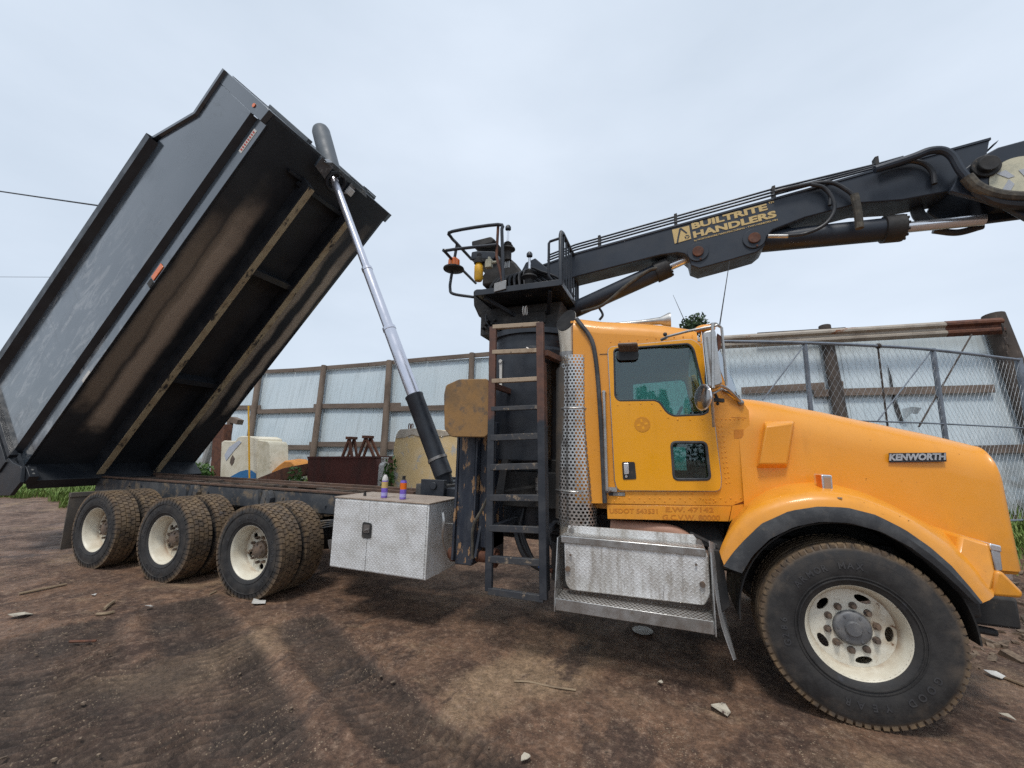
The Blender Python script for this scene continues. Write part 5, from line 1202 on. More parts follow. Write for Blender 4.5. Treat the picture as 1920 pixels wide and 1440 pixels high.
ep = MB(); ep.tube(smooth([(3.35, .34, 1.06), (3.65, .33, 1.06), (3.86, .33, 1.05), (3.98, .36, .98), (4.0, .5, .90)], 20), .058, 14); part(ep, 'exhaust_pipe', weathered('tan_exhaust_pipe', (.40, .22, .15), (.33, .17, .11), .6, bump=.15))
bq = MB(); bq.tube([(4.0, .28, 1.06), (4.1, .2, 1.03), (4.2, .1, .99)], .014, 6); part(bq, 'support_strut', M['blackmatt'])

# --- step box -----------------------------------------------------
SY = -.05
sb2 = MB(); prof = [at(1057, 1010, y=SY), at(1312, 1027, y=SY), at(1328, 1040, y=SY), at(1332, 1116, y=SY), at(1322, 1136, y=SY), at(1068, 1106, y=SY), at(1060, 1094, y=SY)]
sb2.prism(rounded(prof, .03), (0, .55, 0)); stepbox = part(sb2, 'step_box', M['tread_dirty'], bevel=.008)
tp_ = MB(); q = [at(1064, 985, y=.12), at(1312, 1001, y=.12), at(1316, 1024, y=SY-.012), at(1057, 1006, y=SY-.012)]
z_ = q[3].z
tp_.prism([V3((2.985, SY-.012, 1.015)), V3((2.985, SY-.012, .955)), V3((2.985, SY+.55, .955)), V3((2.985, SY+.55, 1.015))], (1.10, 0, 0)); tp_.build('upper_tread', M['alu'], stepbox, bevel=.008)
bk_ = MB(); bk_.prism([at(1066, 985, y=.10), at(1300, 1003, y=.10), at(1314, 1022, y=.10), at(1061, 1008, y=.10)], (0, .02, 0)); bk_.build('back_plate', M['tread_dirty'], stepbox)
for px, py in ((1071, 994), (1310, 1016)):
    o = MB(); c_ = at(px, py, y=.095); o.cyl(c_, c_+V3((0, -.02, 0)), .022, k=14); o.build('bolt', M['steel'], stepbox)
for px, py in ((1065, 1066), (1317, 1095), (1070, 1040), (1305, 1058)):
    o = MB(); c_ = at(px, py, y=SY); o.cyl(c_, c_+V3((0, -.02, 0)), .02 if py > 1060 else .008, k=14); o.build('bolt', M['hub'], stepbox)
def uvplane(name, P, mat, parent, su, sv, thick=None):
    b = bmesh.new(); uv = b.loops.layers.uv.new('UVMap'); vs = [b.verts.new(p-ORG[parent.name]) for p in P]; f = b.faces.new(vs)
    for lp, q in zip(f.loops, ((0, 0), (su, 0), (su, sv), (0, sv))): lp[uv].uv = q
    me = bpy.data.meshes.new(name); b.to_mesh(me); b.free(); me.materials.append(mat); o = bpy.data.objects.new(name, me); COL.objects.link(o); o.parent = parent; ORG[o.name] = ORG[parent.name].copy(); return o
uvplane('upper_grip', [V3((2.99, SY-.008, 1.0165)), V3((4.08, SY-.008, 1.0165)), V3((4.08, .09, 1.0165)), V3((2.99, .09, 1.0165))], M['perfstep'], stepbox, 1.09, .15)
zs = .555; xa, xb = 2.975, 4.105; ya, yb = -.17, .06
o = MB(); o.box((xa, ya-.006, zs-.085), (xb, ya, zs+.002)); o.box((xa, yb, zs-.085), (xb, yb+.006, zs)); o.box((xa-.006, ya-.006, zs-.085), (xa, yb, zs)); o.box((xb, ya-.006, zs-.085), (xb+.006, yb, zs)); o.build('lower_step', M['alu'], stepbox, bevel=.003)
uvplane('lower_grip', [V3((xa, ya, zs)), V3((xb, ya, zs)), V3((xb, yb, zs)), V3((xa, yb, zs))], M['perfstep'], stepbox, xb-xa, yb-ya)
for x in (xa-.012, xb+.008):
    o = MB(); o.prism([(x, ya-.01, .46), (x, ya-.01, .56), (x, SY-.04, 1.0), (x, .10, 1.0), (x, .10, .46)], (.008, 0, 0)); o.build('step_bracket', M['alu'], stepbox)
# bent mud guard in front of the step
mg = MB(); ml_ = smooth([at(a, b, y=-.07) for a, b in ((1330, 1014), (1335, 1060), (1342, 1112), (1354, 1175), (1376, 1238))], 16); mr_ = smooth([at(a, b, y=.22) for a, b in ((1345, 1020), (1352, 1060), (1355, 1112), (1364, 1170), (1381, 1236))], 16)
mg.loft([ml_, mr_]); mg.shell(.004); part(mg, 'mud_guard', weathered('bent_white_guard', (.55, .55, .55), (.42, .41, .40), .4, .3, c3=(.1, .09, .08), s3=14, lo3=.62, hi3=.7, bump=.15))

# ------------------------------------------------------------------ things on the toolbox
def spray(px, py0, name, label, cap, lab2):
    b = at(px, py0, z=1.189); b.z = 1.189
    th_ = thing(name, b, label, 'aerosol can', 'cans on the toolbox lid')
    o = MB(); o.steps(b, (0, 0, 1), [(0, .030), (.004, .033), (.175, .033), (.19, .026)], 20); o.build('can_body', weathered('violet_can', (.18, .10, .50), (.25, .18, .60), .3, .2, bump=0), th_)
    o = MB(); o.steps(b, (0, 0, 1), [(.10, .0335), (.165, .0335)], 20, caps=False); o.build('can_label', M['tan'] if lab2 else M['lens_o'], th_)
    o = MB(); o.steps(b, (0, 0, 1), [(.02, .0336), (.055, .0336)], 20, caps=False); o.build('label_band', weathered('lilac_band', (.42, .40, .75), (.36, .34, .7), .4, bump=0), th_)
    if cap: o = MB(); o.steps(b, (0, 0, 1), [(.19, .026), (.205, .014), (.21, .017), (.235, .017)], 14); o.build('cap', M['blackmatt'], th_)
    else: o = MB(); o.steps(b, (0, 0, 1), [(.176, .0325), (.19, .032), (.215, .024), (.235, .012)], 18); o.build('cap', M['white'], th_)
spray(720, 933, 'spray_can', 'purple and orange spray can with pale rounded top on the toolbox lid', False, True)
spray(755, 936, 'spray_can', 'purple spray can with black cap and white side on the toolbox lid', True, False)
b = at(684, 929.5, z=1.189); o = MB(); o.cyl(b, b+V3((0, 0, .03)), .017, .015, k=12); o.cyl(b+V3((0, 0, .03)), b+V3((0, 0, .034)), .010, k=12)
solo(o, 'bottle_cap', M['blackmatt'], b, 'small loose black cap lying on the toolbox lid', 'bottle cap')

# ------------------------------------------------------------------ tall fence
FT = 4.40; FYT = 7.0
def fy(z): return FYT-.16*(FT-z)
def fpt(px, py):
    d = ray(px, py); t = (FYT-.16*FT+.16*CAM.z-CAM.y)/(d.y-.16*d.z); return CAM+d*t
def m_sheet():
    t = NT('corrugated_sheet'); x, y, z = t.xyz()
    c = t.mix(t.ramp(t.noise(.7, 5), .3, .7), (.54, .625, .665), (.60, .67, .70))
    c = t.mix(t.ramp(t.noise(3, 6, .65, stretch=(2, 1, .12)), .52, .74, 0, .35), c, (.30, .33, .33))
    c = t.mix(t.math('MULTIPLY', t.ramp(z, 1.4, .5), t.ramp(t.noise(5, 5), .35, .65, .2, .8)), c, (.26, .24, .20))
    return t.fin(c, .42, .15)
M['sheet'] = m_sheet()
M['timber'] = weathered('grey_brown_timber', (.20, .15, .115), (.135, .10, .076), .88, scale=4, stretch=(1, 1, .25), c3=(.05, .037, .03), s3=12, lo3=.58, hi3=.7, st3=(3, 3, .3), bump=.5, bscale=30)
M['board'] = weathered('weathered_board', (.21, .162, .13), (.15, .115, .092), .88, scale=5, stretch=(.25, 1, 1), c3=(.05, .04, .033), s3=10, lo3=.6, hi3=.7, st3=(.3, 3, 3), bump=.5, bscale=30)
M['post_dark'] = weathered('dark_creosote_timber', (.075, .058, .047), (.045, .036, .031), .9, scale=4, stretch=(1, 1, .3), c3=(.13, .10, .08), s3=9, lo3=.58, hi3=.7, st3=(3, 3, .3), bump=.5, bscale=30)
M['guard'] = weathered('weathered_guardrail', (.40, .35, .29), (.30, .25, .20), .6, .25, scale=3, c3=(.22, .085, .035), s3=3.2, lo3=.60, hi3=.66, st3=(.7, 1, 1), bump=.2)
fence = thing('sheet_metal_fence', (0, 6.5, .6), 'tall pale blue corrugated metal fence on timber posts behind the truck', 'fence')
def top_z(x): return 4.36+.004*(x+10)
b_ = bmesh.new(); uvx = []; xs = []; x = -16.0
while x < 10.6:
    xs += [(x, .0), (x+.09, .0), (x+.105, -.010), (x+.125, -.010), (x+.14, .0), (x+.19, .0), (x+.197, -.006), (x+.21, -.006), (x+.217, 0)]; x += .235
def sheet_col(x, off, z): 
    return V3((x, fy(z)+.06+off+.012*noise.noise(V3((x*.8, z, 0))), z))-V3((0, 6.5, .6))
zs_ = [.2, 1.2, 2.2, 3.2, FT-.06]
cols = [[b_.verts.new(sheet_col(x, o, z)) for z in zs_] for x, o in xs if x < 9.92]
for A, B in zip(cols, cols[1:]):
    for i in range(len(zs_)-1): b_.faces.new((A[i], B[i], B[i+1], A[i+1]))
me = bpy.data.meshes.new('sheet_cladding'); b_.to_mesh(me); b_.free(); me.materials.append(M['sheet']); o = bpy.data.objects.new('sheet_cladding', me); COL.objects.link(o); o.parent = fence; ORG[o.name] = V3((0, 6.5, .6))
posts = [((492, 694), (471, 840), .20, 'timber'), ((612, 687), (591, 857), .19, 'timber'), ((734, 678), (722, 862), .20, 'timber'), ((888, 664), (882, 800), .17, 'timber'), ((1010, 655), (1012, 800), .19, 'timber'), ((1150, 648), (1160, 800), .19, 'timber'), ((1290, 640), (1315, 800), .19, 'timber'), ((1543, 614), (1570, 770), .24, 'post_dark'), ((1855, 594), (1928, 790), .35, 'post_dark')]
PXs = []
for (ax, ay), (bx, by), wd, mt in posts:
    a = fpt(ax, ay); b = fpt(bx, by); dv = (b-a)/(a.z-b.z); base = a+dv*(a.z-.35); PXs.append((a, dv))
    o = MB(); o.tube([base+V3((0, -.10, 0)), (a+base)/2+V3((.01, -.10, 0)), a+V3((0, -.10, 0))], [wd*.52, wd*.5, wd*.47], 14); o.build('fence_post', M[mt], fence)
p_ = PXs[0][0]
for k in range(1, 3):
    o = MB(); o.tube([V3((p_.x-2.75*k, fy(.35)-.1, .35)), V3((p_.x-2.75*k+.05, fy(FT)-.1, 4.34))], .1, 12); o.build('fence_post', M['timber'], fence)
# boards between posts, each piece lapping the post with its own height
random.seed(11)
def board(a, b, hgt=.15, m='board', dy=-.03, name='fence_rail'):
    o = MB(); o.bar(a+V3((0, dy, 0)), b+V3((0, dy, 0)), .045, hgt); o.build(name, M[m], fence, bevel=.004)
tops = [(-16, 4.20)]+[(a.x, a.z) for a, d in PXs]
def rowline(pts, h_=.15, m='board'):
    for (ax, ay), (bx, by) in pts: board(fpt(ax, ay), fpt(bx, by), h_, m)
rowline([((300, 712), (498, 697)), ((500, 697), (552, 694.5)), ((553, 694.5), (692, 684)), ((693, 684), (800, 674)), ((801, 674), (925, 664)), ((926, 664), (1080, 652))], .13)
rowline([((380, 765), (490, 764)), ((483, 772), (596, 769)), ((590, 762), (752, 760)), ((733, 767), (860, 764)), ((850, 758), (1080, 756)), ((1390, 733), (1545, 724)), ((1525, 738), (1575, 737)), ((1560, 722), (1580, 722)), ((1570, 736), (1862, 729))], .15)
rowline([((380, 839), (478, 837)), ((465, 838), (592, 839)), ((582, 833), (745, 833)), ((728, 838), (862, 838)), ((850, 834), (1080, 836)), ((1400, 850), (1700, 846)), ((1700, 846), (1925, 841))], .15)
# guardrail bolted along the top at the right
gd = MB(); ga, gb = fpt(1040, 664), fpt(1878, 608); ga.y -= .30; gb.y -= .30
ga, gb = at(1045, 660, y=6.66), at(1878, 611, y=6.66)
prof = [(.0, .155), (-.035, .13), (-.075, .10), (-.075, .06), (-.01, .02), (-.01, -.02), (-.075, -.06), (-.075, -.10), (-.035, -.13), (.0, -.155)]
gd.loft([[p+V3((0, dy, dz)) for dy, dz in prof] for p in (ga, gb)]); gd.shell(.006); gd.build('guardrail_beam', M['guard'], fence)
ge = MB(); gm = ga.lerp(gb, .905)
ge.loft([[p+V3((0, dy-.004, dz*1.03)) for dy, dz in prof] for p in (gm, gb+V3((.01, 0, 0)))]); ge.shell(.004); ge.build('rusted_end', M['rust'], fence)
g2 = MB(); g2.bar(at(1355, 645, y=6.7), at(1640, 624, y=6.7), .05, .06); g2.bar(at(1420, 626, y=6.85), at(1585, 616, y=6.85), .04, .05); g2.build('top_board', M['post_dark'], fence)
chn = MB()
for k in range(5):
    c_ = at(1880, 614, y=6.5)+V3((.02*(k % 2), 0, -.13*k)); 
    chn.tube([c_+V3(((.03 if k % 2 else .012)*math.cos(a), (.012 if k % 2 else .03)*math.cos(a), .075*math.sin(a))) for a in [2*PI*i/12 for i in range(13)]], .012, 6)
chn.build('chain', M['post_dark'], fence)
# torn seam with a curled flap of sheet
tr = MB(); s0 = [fpt(a, b)+V3((0, .03, 0)) for a, b in ((1664, 680), (1668, 700), (1672, 740), (1680, 770), (1690, 792))]; s1 = [fpt(a, b)+V3((0, .03, 0)) for a, b in ((1664, 680), (1673, 705), (1679, 742), (1689, 768), (1696, 792))]
tr.loft([[a, b] for a, b in zip(s0, s1)]); tr.build('sheet_gap', M['blackmatt'], fence)
fp_ = MB(); fp_.loft([[fpt(1690, 767)+V3((0, -.02, 0)), fpt(1694, 790)+V3((0, -.02, 0))], [fpt(1702, 764)+V3((0, -.16, 0)), fpt(1704, 776)+V3((0, -.08, 0))], [fpt(1716, 767)+V3((0, -.22, 0)), fpt(1714, 778)+V3((0, -.12, 0))]]); fp_.shell(.004); fp_.build('sheet_flap', M['sheet'], fence)

# ------------------------------------------------------------------ chain-link fence
M['galv'] = weathered('galvanised_tube', (.24, .27, .31), (.16, .18, .21), .5, .6, bump=.1)
M['wire'] = weathered('galvanised_wire', (.34, .36, .38), (.28, .29, .30), .55, .4, bump=0)
CL = [V3((3.7, 3.1, 0)), V3((4.72, 3.42, 0)), V3((5.89, 3.84, 0)), V3((7.0, 4.36, 0)), V3((7.91, 4.88, 0)), V3((9.48, 6.0, 0)), V3((9.62, 6.1, 0))]
CZ0, CZ1 = .72, 3.45
chain = thing('chain_link_fence', (7, 4.4, .6), 'chain link fence with grey pipe rails behind the orange hood', 'fence')
cur = smooth(CL, 60); cl_len = [0]
for a, b in zip(cur, cur[1:]): cl_len.append(cl_len[-1]+(b-a).length)
def cpos(s):
    for i in range(len(cur)-1):
        if s <= cl_len[i+1]: return cur[i].lerp(cur[i+1], max(0, (s-cl_len[i])/(cl_len[i+1]-cl_len[i])))
    return cur[-1]
for z, r, nm in ((CZ1, .026, 'top_rail'), (2.26, .012, 'middle_rail'), (CZ0+.06, .018, 'bottom_rail')):
    o = MB(); o.tube([p+V3((0, 0, z)) for p in cur], r, 8); o.build(nm, M['galv'], chain)
for p, r in ((CL[2], .034), (CL[4], .036), (CL[6], .05)):
    o = MB(); o.cyl(p+V3((0, .02, .4)), p+V3((0, .02, CZ1+.03)), r, k=12); o.build('post', M['galv'], chain)
o = MB(); o.cyl(CL[3]+V3((0, .02, .6)), CL[3]+V3((0, .02, CZ1+.02)), .014, k=8); o.ball(CL[3]+V3((0, 0, CZ1+.0)), .045, 8); o.build('tension_bar', M['post_dark'], chain)
for a, b in ((CL[4], CL[5]),): pass
o = MB(); o.cyl(at(1822, 627, y=5.6), at(1723, 800, y=4.6), .012, k=8); o.build('brace_rod', M['post_dark'], chain)
for p, q in ((at(1506, 650, y=3.8), at(1430, 750, y=3.5)), (at(1745, 660, y=4.85), at(1645, 790, y=4.3))): o = MB(); o.cyl(p, q, .010, k=8); o.build('brace_wire', M['galv'], chain)
wm = MB(); H = CZ1-CZ0-.06; total = cl_len[-1]; pitch = .098; s = -H*.9
def strip(sA, zA, sB, zB):
    n = 6; pts = []
    for k in range(n+1):
        s_ = lerp(sA, sB, k/n); z_ = lerp(zA, zB, k/n)
        if 0 <= s_ <= total: pts.append(cpos(s_)+V3((0, 0, z_)))
    if len(pts) > 1: wm.tube(pts, .0017, 3, caps=False)
while s < total:
    strip(s, CZ0+.06, s+H*.62, CZ1); strip(s+H*.62, CZ0+.06, s, CZ1); s += pitch
wm.build('wire_mesh', M['wire'], chain, flat=True)

# ------------------------------------------------------------------ junk behind the truck
def gy(x, y): return bank(x, y)
M['foam'] = weathered('dirty_cream_plastic', (.74, .69, .56), (.62, .56, .43), .7, scale=4, c3=(.30, .24, .15), s3=4, lo3=.66, hi3=.78, bump=.2)
JY = 4.6
tank_ = thing('plastic_tank', at(450, 897, y=JY), 'broken cream plastic tank with blue painted foot behind the chassis', 'tank')
P_ = ats([(411, 925), (415, 829), (420, 826), (441, 827), (446, 820), (452, 817.5), (470, 818), (479, 822), (480, 925)], y=JY); o = MB(); o.prism(P_, (.35, .55, 0)); o.build('tank_shell', M['foam'], tank_, bevel=.02)
P_ = ats([(480, 823), (487, 826), (495, 827), (502, 828), (505.5, 834), (506, 925), (480, 925)], y=JY+.05); o = MB(); o.prism(P_, (.1, .5, 0)); o.build('tank_end', weathered('mossy_broken_plastic', (.66, .62, .50), (.54, .50, .38), .8, scale=6, c3=(.22, .20, .13), s3=5, lo3=.62, hi3=.74, bump=.15), tank_, bevel=.01)
P_ = ats([(420, 926), (432, 894), (450, 884), (462, 881), (472, 882), (480, 888), (480, 926)], y=JY-.006); o = MB(); o.prism(P_, (0, -.006, 0)); o.build('blue_paint', weathered('blue_paint', (.03, .17, .40), (.02, .13, .33), .6, c3=(.4, .4, .35), s3=14, lo3=.68, hi3=.72, bump=0), tank_)
P_ = ats([(421, 853), (430, 838), (448, 826), (453, 829), (438, 846), (424, 864)], y=JY-.006); o = MB(); o.prism(P_, (0, -.004, 0)); o.build('pale_patch', weathered('pale_blue_patch', (.50, .54, .62), (.46, .49, .56), .6, bump=0), tank_)
P_ = ats([(432, 861), (436, 853), (440, 859), (438, 868), (434, 873), (431, 868)], y=JY-.007); o = MB(); o.prism(P_, (0, -.003, 0)); o.build('dark_stain', M['hub'], tank_)
b = at(468, 925, y=JY-.25); o = MB(); o.cyl(b, at(466, 761, y=JY-.25), .022, k=12); solo(o, 'marker_pole', M['yellow'], b, 'thin upright yellow pole in front of the cream tank', 'pole')
b = at(402, 925, y=4.9); o = MB(); o.prism(ats([(391, 925), (399, 818), (408, 812), (420, 795), (417, 850), (408, 925)], y=4.9), (.05, .22, 0)); solo(o, 'broken_post', M['rust'], b, 'rotten brown timber post standing left of the cream tank', 'post', bevel=.01)
b = at(425, 925, y=5.3); o = MB(); o.tube([at(412, 925, y=5.3), at(432, 790, y=5.3)], .09, 10); o.prism(ats([(425, 790), (432, 781), (446, 787), (443, 796)], y=5.25), (0, .2, 0)); solo(o, 'leaning_log', M['timber'], b, 'grey split log leaning behind the cream tank', 'log')
b = at(383, 925, y=5.6); o = MB(); o.tube([at(366, 925, y=5.6), at(402, 812, y=5.6)], .12, 10); solo(o, 'leaning_pipe', weathered('pale_grey_plastic', (.42, .42, .41), (.34, .33, .32), .7), b, 'pale grey pipe leaning beside the rotten post', 'pipe')
hop = thing('steel_hopper', at(645, 905, y=4.3), 'dark red rusty steel hopper behind the truck chassis', 'hopper')
P_ = ats([(575, 935), (577, 857.5), (703, 857), (711, 877), (712, 930)], y=4.3); o = MB(); o.prism(P_, (0, .9, 0)); o.build('hopper_body', M['rustbrown'], hop, bevel=.01)
P_ = ats([(576, 860), (576, 856), (704, 855.5), (704, 859)], y=4.28); o = MB(); o.prism(P_, (0, .94, 0)); o.build('rim_flange', M['rustbrown'], hop)
o = MB(); o.prism(ats([(482, 897), (530, 878), (576, 869), (577, 890), (540, 899), (490, 904)], y=4.35), (0, .15, 0)); o.build('drawbar', M['rust'], hop, bevel=.01)
b = at(535, 885, y=4.7); o = MB(); P_ = ats([(505, 888), (520, 874), (533, 864), (546, 865), (556, 874), (560, 888)], y=4.7); o.prism(P_, (0, .5, .05)); solo(o, 'tarp_heap', weathered('orange_tarp', (.62, .26, .05), (.48, .20, .05), .7, bump=.6, bscale=14), b, 'crumpled orange tarp heap beside the red hopper', 'tarp', bevel=.03)
for pts, lab in ((((641, 860), (655, 822), (660, 858)), 'rusty A shaped stand with a broken leg, nearer the yellow pole'), (((671, 860), (686, 820), (702, 858)), 'rusty A shaped stand with wide legs, nearer the concrete block')):
    b = at(pts[1][0], 862, y=5.0); t_ = thing('steel_stand', b, lab, 'stand', 'rusty stands behind the red hopper')
    ap_ = at(*pts[1], y=5.0)
    for q in (pts[0], pts[2]):
        f_ = at(*q, y=5.0); f_ = ap_+(f_-ap_)*1.9; o = MB(); o.bar(ap_, f_, .06, .05); o.build('leg', M['rust'], t_)
        o = MB(); o.bar(ap_+V3((.02, .16, 0)), f_+V3((.02, .16, 0)), .05, .05); o.build('leg', M['rust'], t_)
    o = MB(); o.obox(ap_+V3((0, .08, .01)), (.085, 0, 0), (0, .13, 0), (0, 0, .035)); o.build('cross_head', M['rust'], t_, bevel=.006)
b = at(718, 915, y=4.2); gc = thing('gas_cylinder', b, 'grey white gas cylinder between the red hopper and concrete block', 'gas cylinder')
r_ = (at(727, 880, y=4.2)-at(710, 880, y=4.2)).length/2; zt_ = at(718, 868, y=4.2).z-b.z
o = MB(); o.steps(b, (0, 0, 1), [(0, r_*.9), (.03, r_), (zt_-.05, r_), (zt_, r_*.7), (zt_+.02, r_*.25)], 18); o.build('cylinder_body', M['white'], gc)
o = MB(); o.tube([b+V3((r_*.6*math.cos(a), r_*.6*math.sin(a), zt_+.11)) for a in [2*PI*i/14 for i in range(12)]], .018, 6); o.cyl(b+V3((0, 0, zt_)), b+V3((0, 0, zt_+.09)), .03, k=8); o.cyl(b+V3((r_*.6, 0, zt_)), b+V3((r_*.6, 0, zt_+.11)), .012, k=6); o.cyl(b+V3((-r_*.6, 0, zt_)), b+V3((-r_*.6, 0, zt_+.11)), .012, k=6); o.build('collar', M['white'], gc)
M['concrete'] = weathered('ochre_concrete', (.74, .54, .27), (.78, .60, .35), .9, scale=3, c3=(.52, .49, .43), s3=3.5, lo3=.54, hi3=.62, bump=.4, bscale=25)
b = at(798, 912, y=4.1); cbk = thing('concrete_block', b, 'big ochre concrete block with crumbled grey top behind the hoist', 'concrete block')
P_ = ats([(734, 940), (737, 840), (742, 815), (747, 806), (770, 808), (800, 803), (835, 808), (858, 815), (866, 822), (868, 940)], y=4.1); o = MB(); o.prism(P_, (0, .8, 0)); o.build('block_body', M['concrete'], cbk, bevel=.03, seg=3)
P_ = ats([(742, 822), (744, 813), (750, 805), (800, 802), (850, 810), (862, 820), (845, 816), (825, 819), (806, 814), (790, 820), (772, 815), (758, 821)], y=4.085); o = MB(); o.prism(P_, (0, .05, .0)); o.build('crumbled_top', weathered('crumbled_concrete', (.56, .50, .42), (.42, .36, .28), .95, bump=.9, bscale=22), cbk, bevel=.008)
o = MB()
for px in (766, 771):
    c_ = at(px, 806, y=4.4); o.tube(smooth([c_, c_+V3((.0, 0, .12)), c_+V3((.04, 0, .12)), c_+V3((.04, 0, -.02))], 10), .012, 6)
o.build('lifting_loop', M['rust'], cbk)

# ------------------------------------------------------------------ vegetation
def m_leaf(name, a, b):
    t = NT(name); oi = t.n('ShaderNodeTexNoise'); c = t.mix(t.ramp(t.noise(6, 4), .35, .65), a, b)
    t.set(t.b.inputs['Transmission Weight'], 0.); return t.fin(c, .6, 0, 0, .3)
M['leaf'] = m_leaf('tree_leaf', (.035, .062, .030), (.065, .10, .045)); M['grassm'] = m_leaf('grass_blade', (.11, .19, .035), (.19, .25, .07)); M['weed'] = m_leaf('weed_leaf', (.05, .12, .025), (.10, .17, .05))
def leaves(mb, c, rad, n, size, rng):
    for _ in range(n):
        u = V3((rng.gauss(0, 1), rng.gauss(0, 1), rng.gauss(0, 1))).normalized()*(rng.random()**.4); p = V3(c)+V3((u.x*rad[0], u.y*rad[1], u.z*rad[2]))
        a = V3((rng.gauss(0, 1), rng.gauss(0, 1), rng.gauss(0, 1))).normalized(); b = a.orthogonal().normalized(); b.rotate(Matrix.Rotation(rng.random()*6.28, 3, a)); s_ = size*rng.uniform(.6, 1.3); w_ = a.cross(b)
        vs = [mb.bm.verts.new(p+b*s_), mb.bm.verts.new(p+w_*s_*.45), mb.bm.verts.new(p-b*s_), mb.bm.verts.new(p-w_*s_*.45)]; mb.face(vs)
rng = random.Random(5)
def tree(px, py, y, hgt, w_, label, n=9):
    tp = at(px, py, y=y); base = V3((tp.x, y, .8)); t_ = thing('tree', base, label, 'tree', 'trees beyond the fence')
    o = MB(); o.tube([base, base+V3((.1, 0, (tp.z-.8)*.5)), tp-V3((0, 0, .4))], [.24, .16, .04], 10)
    for k in range(7):
        a = k*2.4; z0 = lerp(.5, .9, k/7)*(tp.z-.8); o.tube([base+V3((0, 0, z0)), base+V3((math.cos(a)*w_*.6, math.sin(a)*w_*.6, z0+.7))], [.06, .015], 6)
    o.build('trunk', M['post_dark'], t_)
    o = MB()
    for k in range(n*5):
        h_ = rng.random()**.7; z = tp.z-(1-h_)*hgt-.25; rr = w_*(1-.55*h_)*math.sqrt(rng.random()); a = rng.random()*6.28
        leaves(o, (tp.x+rr*math.cos(a), y+rr*math.sin(a), z), (w_*.22, w_*.22, w_*.36), 190, .075, rng)
    o.build('crown', M['leaf'], t_, flat=True, fix=False)
tree(1296, 594, 13.5, 4.5, 1.15, 'dark green tree top showing over the cab roof'); tree(1352, 612, 15, 4.5, 1.0, 'small dark tree top beside the wing mirror', 6)
def grass(pts_fn, n, hgt, name, label=None):
    o = MB()
    for _ in range(n):
        x, y = pts_fn(); z = gz(x, y)-.01; a = rng.random()*6.28; h_ = hgt*rng.uniform(.4, 1.3); ln = V3((math.cos(a), math.sin(a), 0)); sd_ = V3((-ln.y, ln.x, 0))*h_*.06
        p = V3((x, y, z)); m_ = p+ln*h_*.15+V3((0, 0, h_*.6)); e = p+ln*h_*rng.uniform(.2, .6)+V3((0, 0, h_))
        v = [o.bm.verts.new(q) for q in (p-sd_, p+sd_, m_+sd_*.8, m_-sd_*.8, e)]; o.face((v[0], v[1], v[2], v[3])); o.face((v[3], v[2], v[4]))
    ob = o.build(name, M['grassm'], None, flat=True, fix=False); tag(ob, label, kind='stuff'); return ob
def strip_left():
    x = rng.uniform(-24, -6.5); y0 = 3.15+.25*math.sin(x*1.3)+.15*math.sin(x*4.1); return x, y0+abs(rng.gauss(0, 1.6))
grass(strip_left, 15000, .26, 'grass')
def strip_right():
    x = rng.uniform(6.2, 13); t_ = max(0, min(1, (x-4.72)/4.76)); y0 = lerp(3.42, 6.0, t_); return x, y0+rng.gauss(-.25, .28)
grass(strip_right, 7000, .20, 'grass')
def strip_back():
    return rng.uniform(-6.5, 4), rng.uniform(5.2, 6.4)
grass(strip_back, 6000, .35, 'grass')
def bush(px, py, y, rad, label, n=260, fl=False):
    c_ = at(px, py, y=y); b = V3((c_.x, y, gz(c_.x, y))); t_ = thing('weed_plant', b, label, 'weed', 'weeds behind the truck'); o = MB(); top_ = c_.z-b.z
    for k in range(7):
        a = rng.random()*6.28; o.tube([b, b+V3((math.cos(a)*rad*.5, math.sin(a)*rad*.5, top_*rng.uniform(.7, 1.1)))], [.012, .005], 5)
    o.build('stem', M['weed'], t_); o = MB(); 
    for k in range(5): leaves(o, b+V3((rng.uniform(-.5, .5)*rad, rng.uniform(-.3, .3)*rad, top_*rng.uniform(.55, 1.0))), (rad*.6, rad*.5, top_*.3), n//5, .06, rng)
    o.build('foliage', M['weed'], t_, flat=True, fix=False)
bush(384, 872, 4.4, .35, 'leafy green weed left of the rotten post', 400); bush(508, 874, 5.4, .3, 'green weed behind the cream tank'); bush(730, 868, 3.95, .16, 'spindly weed beside the gas cylinder', 160); bush(560, 892, 4.0, .3, 'low green weed under the orange tarp heap')

# a wood behind the photographer, seen only as reflections in the paint and glass
o = MB(); rng2 = random.Random(9)
for k in range(60):
    x = rng2.uniform(-130, 90); y = -62+rng2.uniform(-6, 5); h_ = rng2.uniform(6.5, 12); w_ = rng2.uniform(2., 4.)
    for j in range(9):
        f_ = j/8; leaves(o, (x+rng2.uniform(-.4, .4), y, h_*(.12+.84*f_)), (w_*(1.05-.8*f_), w_*(1.05-.8*f_), h_*.09), 80, .42, rng2)
ob = o.build('woodland', M['leaf'], None, flat=True, fix=False); tag(ob, kind='stuff')

